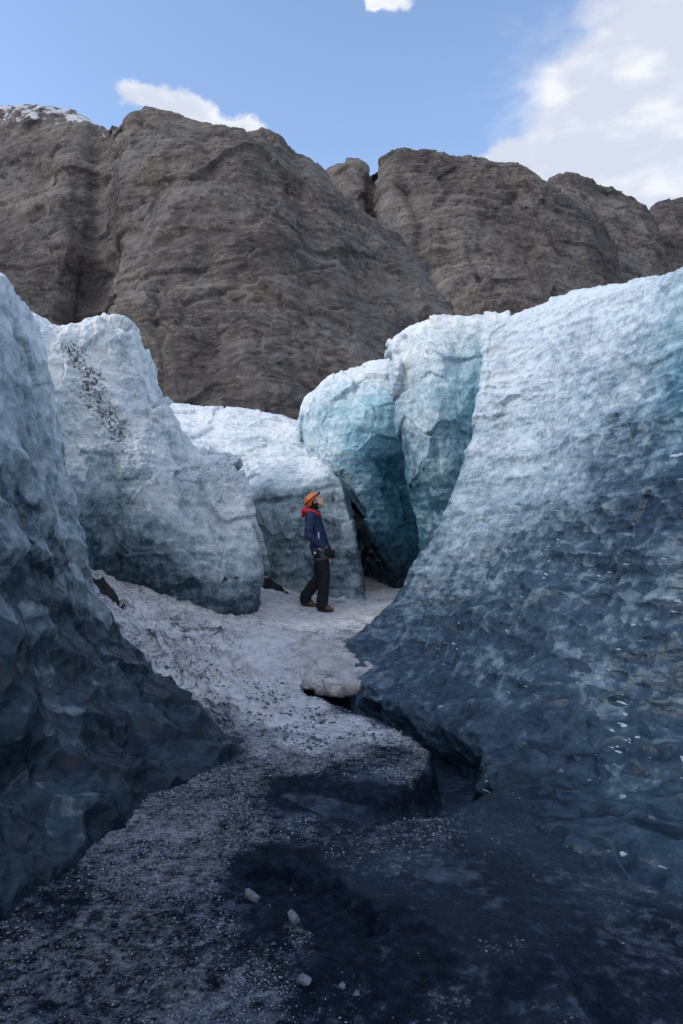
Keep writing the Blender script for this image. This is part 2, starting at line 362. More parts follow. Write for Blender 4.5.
def floor_material():
    """R = snow cover, G = clean wet ice, B = polygonal suncup strength"""
    m, t, b = new_mat('snow_over_glacier_ice')
    co = t.add('ShaderNodeTexCoord').outputs['Object']
    at = t.add('ShaderNodeAttribute', attribute_name='surf')
    sp = t.add('ShaderNodeSeparateColor'); t.put(sp.inputs[0], at.outputs['Color'])
    sn, wet, cup = sp.outputs[0], sp.outputs[1], sp.outputs[2]
    n0 = t.noise(co, 2.3, 6, 0.62, 0.3); n1 = t.noise(co, 14, 7, 0.68, 0.2); n2 = t.noise(co, 75, 4, 0.7); n3 = t.noise(co, 230, 2, 0.6)
    v = t.vor(co, 48); vcol = t.vor(co, 48, 'F1', 'Color')
    vs = t.add('ShaderNodeSeparateColor'); t.put(vs.inputs[0], vcol)
    ice = t.ramp(n1, [(0.3, (0.003, 0.004, 0.007)), (0.52, (0.010, 0.018, 0.036)), (0.75, (0.04, 0.062, 0.105))])
    wetc = t.ramp(n0, [(0.3, (0.010, 0.022, 0.042)), (0.7, (0.034, 0.062, 0.105))])
    c = t.mix(wet, ice, wetc)
    fp = t.math('MULTIPLY', t.sstep(t.math('ADD', t.noise(co, 1.7, 5, 0.6, 0.4), t.math('MULTIPLY', t.math('SUBTRACT', n1, 0.5), 0.6)), 0.50, 0.68), t.sstep(t.math('ADD', sn, wet), -0.1, 0.25))
    c = t.mix(t.math('MULTIPLY', fp, t.math('ADD', 0.25, t.math('MULTIPLY', n2, 0.6))), c, (0.14, 0.18, 0.25))
    snow = t.ramp(t.math('ADD', t.math('MULTIPLY', n1, 0.5), t.math('MULTIPLY', n0, 0.5)),
                  [(0.33, (0.34, 0.34, 0.37)), (0.44, (0.64, 0.635, 0.66)), (0.57, (0.86, 0.855, 0.87))])
    snow = t.mix(t.math('MULTIPLY', t.sstep(t.noise(co, 4.5, 4, 0.6), 0.55, 0.7), 0.45), snow, (0.52, 0.43, 0.36))
    k = t.math('ADD', sn, t.math('MULTIPLY', t.math('SUBTRACT', n0, 0.5), 0.7))
    k = t.math('ADD', k, t.math('MULTIPLY', t.math('SUBTRACT', n1, 0.5), 1.0))
    k = t.math('ADD', k, t.math('MULTIPLY', t.math('SUBTRACT', n2, 0.5), 1.1))
    k = t.math('ADD', k, t.math('MULTIPLY', t.math('SUBTRACT', vs.outputs[0], 0.5), 0.32))
    mk = t.math('MULTIPLY', t.sstep(k, 0.22, 0.92), t.math('ADD', 0.36, t.math('MULTIPLY', t.sstep(sn, 0.5, 0.85), 0.64)))
    c = t.mix(mk, c, snow)
    # dirt grains
    gr = t.sstep(n3, 0.60, 0.70)
    c = t.mix(t.math('MULTIPLY', gr, 0.38), c, (0.03, 0.028, 0.03))
    # polygon joints holding dust
    wv = t.vmath('ADD', t.vmath('MULTIPLY', co, (1.0, 0.75, 1)), t.vmath('SCALE', t.add('ShaderNodeTexNoise', i_Scale=3.0).outputs['Color'], 0.0))
    e = t.vor(t.vmath('ADD', wv, t.vmath('SCALE', t.vmath('SUBTRACT', t.n['Voronoi Texture'].outputs['Color'], (0.5, 0.5, 0.5)), 0.0)), 6.5, 'DISTANCE_TO_EDGE')
    ed = t.math('MULTIPLY', t.sstep(t.math('ADD', e, t.math('MULTIPLY', n1, 0.06)), 0.085, 0.03), t.math('MULTIPLY', cup, 0.25))
    c = t.mix(ed, c, (0.12, 0.095, 0.085))
    t.put(b.inputs['Base Color'], c)
    rg = t.mix(mk, t.mix(wet, (0.5, 0.5, 0.5), (0.2, 0.2, 0.2)), (0.75, 0.75, 0.75)); t.put(b.inputs['Roughness'], rg)
    b.inputs['IOR'].default_value = 1.33; t.put(b.inputs['Specular IOR Level'], t.math('ADD', 0.12, t.math('MULTIPLY', wet, 0.4)))
    hh = t.math('ADD', t.math('MULTIPLY', n1, 0.8), t.math('MULTIPLY', n2, 0.40)); hh = t.math('ADD', hh, t.math('MULTIPLY', v, 0.25)); hh = t.math('ADD', hh, t.math('MULTIPLY', ed, -0.4))
    bp = t.add('ShaderNodeBump', i_Strength=0.9, i_Distance=0.03); t.put(bp.inputs['Height'], hh); t.put(b.inputs['Normal'], bp.outputs[0])
    return m
M_FLOOR = floor_material()

# ------------------------------------------------------------------ ground
zp = []
for (px, py, Y) in [(300, 720, 6.0), (260, 680, 7.0), (250, 640, 8.2), (300, 620, 9.7), (320, 609, 10.5), (372, 601, 11.0), (200, 599, 10), (257, 605, 10.2),
                    (130, 579, 9.2), (88, 568, 8.8), (150, 622, 8.2), (120, 645, 6.7), (180, 685, 6.3), (228, 722, 5.8), (262, 566, 12.3), (285, 588, 11.6),
                    (330, 655, 7.8), (345, 640, 8.4), (300, 655, 7.7), (390, 722, 6.1), (430, 740, 5.45), (400, 760, 5.0), (275, 745, 5.3), (60, 560, 8.8), (40, 555, 8.4)]:
    zp.append(P(px, py, Y))
for (x, y, z) in [(-3, -3, 0), (0, -3, 0), (3, -3, 0), (-3, 1, .05), (0, 1, 0), (3, 1, .05), (-1.2, 3, .0), (0, 3, 0), (1.2, 3, .0), (-1.3, 4.5, 0.0), (0, 4.3, 0), (1.4, 4.3, 0.02),
                  (3, 6, .2), (3, 10, .5), (2.5, 13, .9), (0, 14, .9), (-4, 14, 1.4), (-5, 9, 1.4), (-4, 6, .5), (1.2, 8, .3), (6, 3, 0), (-6, 3, 0), (6, 16, 1), (-6, 16, 1.5), (1.4, 6.2, 0.05)]:
    zp.append((x, y, z))
zp = np.array(zp)
def tps_k(r2): return 0.5 * r2 * np.log(r2 + 1e-9)
_n = len(zp); _A = np.zeros((_n + 3, _n + 3))
_d = ((zp[:, None, :2] - zp[None, :, :2]) ** 2).sum(-1)
_A[:_n, :_n] = tps_k(_d) + np.eye(_n) * 0.02; _A[:_n, _n] = 1; _A[:_n, _n + 1:] = zp[:, :2]; _A[_n, :_n] = 1; _A[_n + 1:, :_n] = zp[:, :2].T
_w = np.linalg.solve(_A, np.concatenate([zp[:, 2], [0, 0, 0]]))
def base_z(x, y):
    x = np.atleast_1d(np.asarray(x, float)); y = np.atleast_1d(np.asarray(y, float)); r = np.zeros_like(x)
    for i in range(_n): r += _w[i] * tps_k((x - zp[i, 0]) ** 2 + (y - zp[i, 1]) ** 2)
    return r + _w[_n] + _w[_n + 1] * x + _w[_n + 2] * y
def G(px, py):
    """point of the ground under an image position, as x, y"""
    lo, hi = 1.2, 14.0
    ys = np.linspace(lo, hi, 400); pts = np.array([P(px, py, Y) for Y in ys])
    dz = pts[:, 2] - base_z(pts[:, 0], pts[:, 1])
    k = np.argmax(dz < 0) if (dz < 0).any() else 399
    return pts[k, 0], pts[k, 1]
chan = np.array([(-0.30, 8.0), (-0.18, 7.4)] + [G(*p) for p in [(322, 688), (352, 700), (398, 719), (440, 736), (466, 756), (458, 786), (420, 806), (375, 812), (330, 806), (292, 798)]])
cdep = np.array([.36, .36, .34, .32, .32, .32, .30, .26, .19, .11, .05, .0])
cwid = np.array([.26, .26, .20, .17, .18, .21, .22, .20, .17, .15, .13, .09])
pit = np.array([G(*p) for p in [(268, 872), (300, 893), (345, 925)]])
def seg_dist(x, y, pl, vals):
    best = np.full(x.shape, 1e9); out = [np.zeros_like(x) for _ in vals]
    for i in range(len(pl) - 1):
        a, b2 = pl[i], pl[i + 1]; ab = b2 - a; t = np.clip(((x - a[0]) * ab[0] + (y - a[1]) * ab[1]) / (ab @ ab), 0, 1)
        dd = np.hypot(x - a[0] - t * ab[0], y - a[1] - t * ab[1]); nw = dd < best
        best = np.where(nw, dd, best)
        for k, v in enumerate(vals): out[k] = np.where(nw, v[i] + t * (v[i + 1] - v[i]), out[k])
    return best, out
# snow cover / wet ice / suncups, sampled over the ground
smp = [  # px, py, snow, wet, cup
    (40, 1000, .42, 0, 0), (150, 1000, .46, 0, 0), (250, 1000, .40, 0, 0), (350, 1000, .24, 0, 0), (450, 1010, .22, .2, 0), (550, 1010, .16, .4, 0), (650, 1010, .10, .2, 0),
    (20, 940, .40, 0, 0), (100, 930, .44, 0, 0), (200, 930, .40, 0, 0), (300, 945, .30, 0, 0), (400, 950, .12, 0, 0), (500, 950, .22, .5, 0), (480, 920, .05, .4, 0), (600, 950, .03, .2, 0), (660, 920, .05, .2, 0),
    (10, 880, .12, .4, 0), (60, 905, .25, 0, 0), (130, 870, .56, 0, 0), (200, 880, .50, 0, 0), (268, 868, -.5, -.8, 0), (285, 880, -.8, -.8, 0), (310, 895, -.8, -.8, 0), (340, 915, -.8, -.8, 0), (355, 930, -.6, -.8, 0), (262, 893, .1, 0, 0), (325, 930, -.7, -.8, 0), (420, 960, -.5, -.3, 0), (600, 1000, -.3, -.2, 0), (520, 985, -.2, 0, 0),
    (380, 880, .10, .6, 0), (450, 880, .08, .5, 0), (550, 890, .02, .5, 0), (420, 850, .20, .5, 0), (350, 850, .25, .4, 0),
    (130, 820, .58, 0, 0), (200, 820, .60, 0, 0), (250, 830, .50, 0, 0), (240, 800, .40, 0, 0), (300, 830, .30, .3, 0), (296, 792, -.5, -.3, 0), (345, 798, -.3, .0, 0), (318, 810, -.5, -.2, 0), (370, 795, -.2, .1, 0), (380, 820, .36, .3, 0), (420, 830, .3, .3, 0), (400, 800, .06, .2, 0),
    (205, 785, .58, 0, 0), (250, 775, .56, 0, 0), (300, 770, .62, 0, 0), (270, 790, .40, 0, 0), (350, 775, .20, 0, 0), (390, 760, .25, 0, 0), (400, 775, .45, 0, 0), (350, 750, .66, 0, 0), (420, 742, .72, 0, 0), (385, 735, .80, 0, 0),
    (260, 755, .65, 0, 0), (310, 740, .82, 0, 0), (350, 722, .9, 0, 0), (230, 755, .35, 0, 0), (200, 760, .2, 0, 0),
    (300, 700, .95, 0, .15), (260, 710, .95, 0, .5), (225, 725, .6, 0, .7), (270, 670, 1, 0, .2), (200, 690, .88, 0, 1), (230, 670, .9, 0, 1), (160, 650, .78, 0, 1), (200, 640, .82, 0, 1), (170, 620, .82, 0, 1), (240, 620, .9, 0, .6),
    (130, 610, .85, 0, .9), (110, 585, .8, 0, .6), (150, 600, .88, 0, .7), (200, 610, .92, 0, .6), (280, 640, 1.05, 0, .1), (260, 600, .95, 0, .4), (300, 615, 1, 0, .1), (330, 618, .95, 0, .1), (360, 610, .95, 0, .1), (320, 640, .78, 0, .4), (345, 640, .72, 0, .4), (270, 580, 1, 0, .2), (255, 570, .5, 0, 0),
    (440, 730, .05, .9, 0), (470, 750, .05, 1, 0), (460, 790, .08, .9, 0), (400, 718, .05, .9, 0), (500, 830, .12, 1, 0), (560, 850, .12, 1, 0), (600, 880, .12, 1, 0), (660, 895, .12, .9, 0), (360, 708, 0, .5, 0), (620, 960, .05, .1, 0)]
sx = np.array([(*G(a, b2), c, d2, e) for a, b2, c, d2, e in smp])
def floor_fields(x, y):
    p3 = np.stack([x, y, np.zeros_like(x)], 1)
    z = base_z(x, y)
    cd0, (dp0, wd0) = seg_dist(x + 0.05 * fbm(p3, 3, 3, seed=3), y, chan[:5] + np.array([.36, .05]), (cdep[:5], cwid[:5] + .08))
    cd, (dp, wd) = seg_dist(x + 0.05 * fbm(p3, 3, 3, seed=3), y + 0.06 * fbm(p3, 3, 3, seed=4), chan, (cdep, cwid))
    sel = cd0 / wd0 < cd / wd; cd = np.where(sel, cd0, cd); wd = np.where(sel, wd0, wd); dp = np.where(sel, dp0, dp)
    soft = ss(-y, -5.6, -5.0) * ss(-x, -.75, -.45); cd = cd + soft * (.05 * fbm(p3, 5, 4, .6, seed=17)); inch = 1 - ss(cd, wd * (0.78 - .45 * soft), wd * (1.12 + .25 * soft))
    num = np.zeros((len(x), 3)); den = np.full(len(x), 1e-9)
    wx = x + 0.22 * fbm(p3, 1.6, 4, seed=8) * np.minimum(1, y / 5); wy = y + 0.25 * fbm(p3, 1.6, 4, seed=9) * np.minimum(1, y / 5)
    for s in sx:
        sc = 0.055 * s[1] + 0.02
        k = 1 / (((wx - s[0]) ** 2 + ((wy - s[1]) * 0.62) ** 2) / sc ** 2 + 0.05) ** 2.4
        num += k[:, None] * s[2:]; den += k
    A = num / den[:, None]
    A[:, 0] = A[:, 0] * (1 - inch) + 0.03 * inch; A[:, 1] = np.clip(A[:, 1] * (1 - inch) + 0.75 * inch, 0, 1)
    A[:, 2] *= 1 - inch
    z = z - dp * inch
    pd, (pw,) = seg_dist(x + 0.08 * fbm(p3, 4, 4, seed=13), y + 0.08 * fbm(p3, 4, 4, seed=14), pit, (np.array([.10, .17, .14]),))
    inp = 1 - ss(pd, pw * .75, pw * 1.15); z = z - .07 * inp
    A[:, 0] -= 1.2 * inp; A[:, 1] -= 1.0 * inp; A[:, 1] = np.clip(A[:, 1], 0, 1)
    bank_shade = np.exp(-((cd / wd - 1.0) / .16) ** 2) * (y < 7); A[:, 0] -= .7 * bank_shade; A[:, 1] -= .8 * bank_shade; A[:, 1] = np.clip(A[:, 1], 0, 1)  # shade of the steep channel bank painted in by lowering snow and wet
    near = np.clip(y / 4, 0.5, 1.6)
    z = z + 0.05 * fbm(p3, 1.1, 4, seed=1) + 0.018 * near * fbm(p3, 6, 5, 0.6, seed=2) * (0.4 + np.clip(A[:, 0], 0, 1))
    z = z + 0.012 * fbm(p3, 22, 3, 0.6, seed=5) * np.clip(A[:, 0] + .2, 0, 1)
    f1, f2, cid = worley(np.stack([x * 5.6 + y * 1.2 + 0.9 * fbm(p3, 2, 3, seed=5), y * 4.6 + .8 * fbm(p3, 2.3, 3, seed=6), np.zeros_like(x)], 1), 2)
    z = z + np.clip(A[:, 2], 0, 1) * (0.11 * (np.minimum(f1, 1) ** 2) + 0.06 * (cid - 0.5) + 0.05 * fbm(p3, 5, 3, seed=15, ridge=True))
    A[:, 0] -= 0.30 * np.clip(A[:, 2], 0, 1) * (1 - ss(f2 - f1, 0.0, 0.10)) * ss(fbm(p3, 2.5, 3, seed=12), -.2, .2)
    return z, A
def floor_z(x, y): return float(floor_fields(np.array([float(x)]), np.array([float(y)]))[0][0])
ys = np.concatenate([np.linspace(-4, 1.6, 40)[:-1], np.geomspace(1.6, 15, 760)])
xt = np.linspace(-1, 1, 760); xs = 3.4 * xt + 3.2 * xt ** 5
X, Yg = np.meshgrid(xs, ys, indexing='ij')
Z, A = floor_fields(X.ravel(), Yg.ravel())
V = np.stack([X, Yg, Z.reshape(X.shape)], -1)
fl = link('path', grid_mesh('path', V, A.reshape(*X.shape, 3)), M_FLOOR); tag(fl, kind='structure')
# the glacier plain around it, out to the horizon
gx = np.sign(np.linspace(-1, 1, 121)) * np.abs(np.linspace(-1, 1, 121)) ** 4 * 6000
X2, Y2 = np.meshgrid(gx, gx, indexing='ij')
Z2 = -0.9 + 0.9 * fbm(np.stack([X2.ravel(), Y2.ravel(), 0 * X2.ravel()], 1), 0.02, 4).reshape(X2.shape) * np.clip(np.hypot(X2, Y2) / 60, 0, 3)
g = link('glacier_ground', grid_mesh('glacier_ground', np.stack([X2, Y2, Z2], -1), np.stack([Z2 * 0 + .6, Z2 * 0, Z2 * 0], -1)), M_FLOOR); tag(g, kind='structure')

# ------------------------------------------------------------------ ice walls
def ice_disp(big=0.10, cell=3.2, sc=0.05, str_=(1, 1, 1), med=0.03, seed=0, rough_top=0.02, fr_dep=0.5, vert=0.0, lam=0.03, fac=0.0, facs=1.1):
    def f(Vv, N, A):
        p = Vv; mod = .35 + 1.3 * ss(fbm(p, .7, 3, seed=seed + 20), -.3, .3)
        q = p * np.array(str_) + 0.18 * np.stack([fbm(p, 1.3, 3, seed=seed + 1), fbm(p, 1.3, 3, seed=seed + 2), fbm(p, 1.3, 3, seed=seed + 3)], 1)
        f1, f2, cid = worley(q * cell, seed)
        g1, g2, cid2 = worley(q * cell * 2.4, seed + 3)
        amt = 1 - fr_dep * np.clip(A[:, 0], 0, 1)
        d = big * fbm(p, 0.75, 4, seed=seed + 5) * 1.6 + fac * facet(p * facs + .25 * fbm(p, 2, 3, seed=seed + 21)[:, None], seed) + sc * mod * amt * (np.minimum(f1, 1.1) ** 2 * 1.6 - 0.5) + sc * 0.30 * (g1 ** 2 * 1.6 - 0.4)
        d += med * fbm(p, 3.5, 5, 0.55, seed=seed + 6) + rough_top * mod * np.clip(A[:, 0], 0, 1) * fbm(p, 14, 4, 0.6, seed=seed + 7)
        lay = fbm(p * np.array([.3, .3, 5.5]) + 3, 1.0, 4, 0.6, seed=seed + 8)
        d += lam * lay
        if vert: d += vert * fbm(p * np.array([1.6, 1.6, .35]), 1.0, 4, 0.55, seed=seed + 9, ridge=True)
        A = A.copy()
        A[:, 0] += 0.10 * (cid - 0.5) + 0.12 * (np.clip(f2 - f1, 0, .5) < 0.10) * (1 - np.clip(A[:, 0], 0, 1)) * 0.6
        return d, A
    return f
def with_ends(cols, back, up=0.0, sink=0.6):
    """cols run base -> crest; adds a buried foot row, a rounded top and a back face"""
    out = []
    bx, by = back
    for c in cols:
        c = [tuple(p) for p in c]
        b0 = c[0]; foot = (b0[0] + bx * 0.05, b0[1] + by * 0.05, b0[2] - sink, *b0[3:])
        t = c[-1]
        r1 = (t[0] + bx * 0.35, t[1] + by * 0.35, t[2] + up, *t[3:])
        r2 = (t[0] + bx * 1.0, t[1] + by * 1.0, t[2] - 0.35 + up, *t[3:])
        r3 = (t[0] + bx * 1.3, t[1] + by * 1.3, -0.9, *t[3:])
        out.append([foot] + c + [r1, r2, r3])
    return out

# --- right wall -------------------------------------------------
rw = [
    # far hidden side of the ridge
    [Wp(1.2, 9.6, .3, .3), Wp(1.5, 9.9, .8, .4), Wp(1.8, 10.2, 1.5, .5), Wp(2.2, 10.4, 2.3, .6), Wp(2.6, 10.5, 3.2, .7), Wp(2.9, 10.5, 3.9, .8), Wp(3.0, 10.4, 4.5, .9)],
    [K(338, 662, 8.15, 0.37), K(366, 622, 8.4, 0.39), K(400, 580, 8.65, 0.42), K(436, 535, 8.9, 0.57), K(466, 462, 9.1, 0.67), K(486, 390, 9.25, 0.84), K(487, 326, 9.4, 1.02)],
    [K(352, 698, 7.0, 0.29), K(385, 650, 7.6, 0.31), K(425, 600, 7.95, 0.35), K(462, 545, 8.2, 0.54), K(492, 472, 8.5, 0.70), K(510, 395, 8.8, 0.84), K(512, 318, 9.2, 1.04)],
    [K(405, 716, 6.25, 0.23), K(440, 665, 6.8, 0.27), K(475, 615, 7.2, 0.31), K(510, 550, 7.5, 0.43), K(535, 475, 7.8, 0.70), K(548, 392, 8.2, 0.78), K(553, 304, 8.6, 1.02)],
    [K(476, 740, 5.35, 0.14), K(500, 690, 5.8, 0.27), K(530, 625, 6.2, 0.29), K(560, 555, 6.6, 0.33), K(580, 475, 7.0, 0.54), K(592, 390, 7.4, 0.72), K(598, 293, 7.9, 0.98)],
    [K(486, 800, 4.55, .0), K(530, 740, 4.95, .1), K(572, 665, 5.4, 0.29), K(603, 580, 5.8, 0.29), K(622, 480, 6.2, 0.33), K(635, 388, 6.7, 0.64), K(643, 279, 7.2, 0.86)],
    [K(560, 875, 3.6, .0), K(605, 800, 4.1, .08), K(640, 710, 4.6, 0.29), K(662, 610, 5.0, 0.29), K(680, 500, 5.4, 0.27), K(692, 390, 5.9, 0.45, .5), K(700, 265, 6.5, 0.82, .2)],
    [K(690, 915, 3.05, .0), K(740, 830, 3.45, .08), K(765, 730, 3.9, 0.25), K(780, 620, 4.3, 0.27), K(790, 500, 4.7, 0.29), K(800, 380, 5.2, 0.42, .3), K(810, 240, 5.8, 0.77, .1)],
    [Wp(1.9, 1.6, 0, .1), Wp(2.3, 1.7, .45, .1), Wp(2.7, 1.9, 1.0, .2), Wp(3.1, 2.1, 1.6, .2), Wp(3.4, 2.4, 2.3, .3), Wp(3.8, 2.8, 3.1, .4), Wp(4.4, 3.2, 4.0, .6)],
    [Wp(2.0, -1.2, 0, .1), Wp(2.4, -1.1, .45, .1), Wp(2.8, -1.0, 1.0, .2), Wp(3.2, -.9, 1.6, .2), Wp(3.5, -.7, 2.3, .3), Wp(3.9, -.5, 3.1, .4), Wp(4.5, -.3, 3.8, .6)],
    [Wp(2.4, -4, 0, .1), Wp(2.8, -4, .45, .1), Wp(3.2, -4, 1.0, .2), Wp(3.6, -4, 1.6, .2), Wp(3.9, -4, 2.3, .3), Wp(4.3, -4, 3.1, .4), Wp(4.9, -4, 3.6, .6)],
]
me = loft('right_ice', with_ends(rw, (2.6, 1.4)), 820, 640, ice_disp(0.10, 3.0, 0.050, (.7, .65, 1.8), 0.018, 1, 0.025, .5, lam=.010, fac=.04), wu=[1, 1, 1, 1, 1, 1, 1, .7, .35, .2], wv=[.5, 1, 1, 1, 1, 1, 1, .7, .2, .1])
o = link('ice_wall', me, M_ICE_R)
tag(o, 'tall dark blue scalloped ice wall sloping up along the right side of the path', 'ice wall')

# --- near left wall ---------------------------------------------
lw = [
    [Wp(-2.2, -4, 0, .1), Wp(-2.6, -4, .5, .1), Wp(-2.9, -4, 1.0, .2), Wp(-3.1, -4, 1.7, .3), Wp(-3.3, -4, 2.4, .4), Wp(-3.6, -4, 3.2, .6)],
    [Wp(-1.9, -1, 0, .1), Wp(-2.2, -1, .5, .1), Wp(-2.5, -1, 1.0, .2), Wp(-2.7, -1, 1.7, .3), Wp(-2.9, -1, 2.4, .4), Wp(-3.2, -1, 3.2, .6)],
    [Wp(-1.55, 1.6, 0, .1), Wp(-1.8, 1.7, .5, .1), Wp(-2.1, 1.9, 1.0, .2), Wp(-2.4, 2.1, 1.7, .3), Wp(-2.6, 2.4, 2.4, .4), Wp(-2.9, 2.7, 3.3, .6)],
    [K(-10, 915, 2.95, 0.10), K(-10, 800, 3.4, 0.16), K(-8, 670, 3.9, 0.22), K(-6, 540, 4.4, 0.50), K(-4, 400, 4.9, 0.69), K(-2, 272, 5.3, 0.86)],
    [K(85, 858, 3.5, 0.06), K(55, 760, 4.0, 0.16), K(36, 650, 4.5, 0.22), K(26, 530, 4.95, 0.52), K(20, 400, 5.35, 0.70), K(12, 288, 5.7, 0.89)],
    [K(172, 792, 4.4, 0.05), K(120, 722, 4.8, 0.15), K(80, 640, 5.2, 0.24), K(58, 540, 5.5, 0.56), K(40, 420, 5.85, 0.74), K(25, 305, 6.1, 0.92)],
    [K(250, 748, 5.25, 0.05), K(188, 700, 5.65, 0.12), K(122, 645, 6.15, 0.26), K(84, 560, 6.35, 0.56), K(57, 440, 6.5, 0.76), K(33, 322, 6.6, 0.94)],
    [K(215, 735, 6.2, 0.05), K(160, 705, 6.5, 0.12), K(100, 655, 6.9, 0.26), K(66, 565, 7.1, 0.56), K(38, 440, 7.2, 0.76), K(16, 335, 7.2, 0.94)],
    [Wp(-3.0, 7.6, .2), Wp(-3.3, 7.7, .6), Wp(-3.6, 7.8, 1.0), Wp(-3.8, 7.9, 1.6), Wp(-4.2, 7.9, 2.3), Wp(-4.6, 7.9, 3.0)],
]
me = loft('left_ice', with_ends(lw, (-2.0, 0.5)), 720, 560, ice_disp(0.06, 2.4, 0.11, (1.0, 1.0, .95), 0.02, 4, 0.02, .75, lam=.01, fac=.05), wu=[.25, .4, .8, 1.2, 1.2, 1.2, .8, .4], wv=[.5, 1, 1, 1, 1, 1, .7, .2, .1], center=(.6, .35))
o = link('ice_wall', me, M_ICE_L)
tag(o, 'near blue ice wall with deep rounded hollows on the left side of the path', 'ice wall')

# --- pale leaning block behind it --------------------------------
lb = [
    [K(-60, 560, 8.2, .4), K(-60, 500, 8.2, .5), K(-60, 430, 8.4, .7), K(-60, 370, 8.6, .8), K(-60, 320, 8.8, .9)],
    [K(30, 570, 8.2, .3), K(22, 510, 8.2, .4), K(18, 445, 8.4, .7), K(16, 375, 8.6, .9), K(20, 316, 8.8, .95)],
    [K(86, 570, 8.6, .22), K(74, 512, 8.5, .45), K(68, 445, 8.7, .8), K(64, 384, 8.8, 1.0), K(60, 330, 9.0, 1.0)],
    [K(130, 582, 9.0, .22), K(112, 510, 8.8, .56), K(104, 440, 8.9, .85), K(100, 380, 9.0, 1.0), K(96, 323, 9.2, .92)],
    [K(172, 594, 9.2, .30), K(156, 525, 8.9, .64), K(146, 455, 9.0, .85), K(138, 395, 9.2, .85), K(128, 335, 9.4, .8)],
    [K(205, 600, 9.4, .32), K(192, 548, 9.1, .66), K(180, 490, 9.2, .85), K(168, 440, 9.4, .85), K(153, 398, 9.6, .9)],
    [K(236, 604, 9.5, .32), K(224, 560, 9.3, .66), K(214, 516, 9.4, .8), K(206, 480, 9.6, .85), K(198, 452, 9.8, .9)],
    [K(257, 606, 9.8, .3), K(258, 566, 9.7, .6), K(257, 528, 9.7, .72), K(250, 497, 9.8, .8), K(236, 464, 10.0, .85)],
    [K(246, 596, 10.9, .3), K(246, 560, 10.9, .4), K(240, 528, 10.9, .5), K(230, 500, 10.9, .6), K(218, 470, 10.9, .8)],
    [Wp(-2.6, 12, 1, .5), Wp(-2.6, 12, 1.5, .5), Wp(-2.7, 12, 1.9, .5), Wp(-2.8, 12, 2.3, .5), Wp(-2.9, 12, 2.6, .5)],
]
dirtline = np.array([P(72, 352, 9), P(92, 380, 9), P(100, 402, 9), P(120, 436, 9)])[:, [0, 2]]
dirtlineb = np.array([P(112, 455, 9), P(128, 452, 9)])[:, [0, 2]]
dirtline2 = np.array([P(190, 468, 9.5), P(222, 456, 9.7), P(238, 464, 9.8)])[:, [0, 2]]
dirtline3 = np.array([P(130, 492, 9.0), P(180, 485, 9.2), P(215, 474, 9.6)])[:, [0, 2]]
_bd = ice_disp(0.12, 2.2, 0.022, (1, 1, 1), 0.05, 7, 0.03, .4, vert=0.08, lam=.012, fac=.13, facs=1.3)
def block_disp(Vv, N, A):
    d, A = _bd(Vv, N, A)
    for pl, w0, s in ((dirtline, .16, .75), (dirtlineb, .08, .55), (dirtline2, .08, .62), (dirtline3, .06, .42)):
        dd, _ = seg_dist(Vv[:, 0] + .05 * fbm(Vv, 4, 3), Vv[:, 2], pl, (np.zeros(len(pl)),))
        A[:, 2] = np.maximum(A[:, 2], s * (1 - ss(dd, 0, w0 * 2.6)))
        d = d - 0.05 * (1 - ss(dd, 0, w0 * .9)) * (s > .6) * ss(fbm(Vv, 4, 3, seed=77), -.1, .2)
    A[:, 2] = np.maximum(A[:, 2], .12)
    return d, A
me = loft('block', with_ends(lb, (-0.4, 2.2), up=.03), 560, 460, block_disp, wu=[.4, 1, 1, 1, 1, 1, 1, 1, .4], wv=[.5, 1, 1, 1, 1, .7, .25, .1])
o = link('ice_block', me, M_ICE_B)
tag(o, 'pale frosted ice block with a black grit streak behind the near left wall', 'ice block')

# --- middle block behind the person --------------------------------
mb = [
    [K(60, 590, 13, 0.62), K(60, 500, 13, 0.60), K(60, 470, 13.4, 0.90), K(60, 440, 14.0, 0.90), K(60, 420, 15.2, 0.90)],
    [K(190, 590, 12.3, 0.52), K(190, 515, 12.3, 0.62), K(180, 470, 12.9, 0.90), K(160, 434, 13.8, 0.90), K(148, 404, 15.2, 1.00)],
    [K(240, 582, 12.1, 0.52), K(240, 510, 12.1, 0.64), K(235, 476, 12.6, 0.92), K(222, 440, 13.7, 0.90), K(210, 410, 15.2, 1.00)],
    [K(272, 590, 11.7, 0.50), K(271, 505, 11.85, 0.58), K(268, 482, 12.1, 0.86), K(266, 446, 13.4, 0.85), K(260, 413, 15, 0.98)],
    [K(303, 604, 11.4, 0.48), K(304, 500, 11.6, 0.58), K(302, 480, 11.8, 0.82), K(302, 452, 13.0, 0.85), K(298, 422, 14.5, 0.98)],
    [K(338, 606, 11.2, 0.50), K(328, 492, 11.45, 0.60), K(325, 474, 11.7, 0.78), K(318, 452, 12.7, 0.80), K(322, 432, 13.8, 0.90)],
    [K(367, 608, 11.1, 0.50), K(346, 492, 11.4, 0.58), K(340, 478, 11.6, 0.60), K(334, 462, 12.5, 0.80), K(332, 442, 13.6, 0.90)],
    [K(360, 596, 12.6, 0.10), K(338, 498, 12.9, 0.10), K(332, 482, 13, 0.62), K(328, 470, 13.2, 0.60), K(326, 452, 14, 0.80)],
]
_md = ice_disp(0.06, 2.2, 0.02, (1, 1, 1), 0.03, 11, 0.02, .4, lam=.01, fac=.06)
ledge = np.array([P(236, 508, 12.1), P(262, 503, 11.9), P(300, 497, 11.6), P(335, 486, 11.4)])[:, [0, 2]]
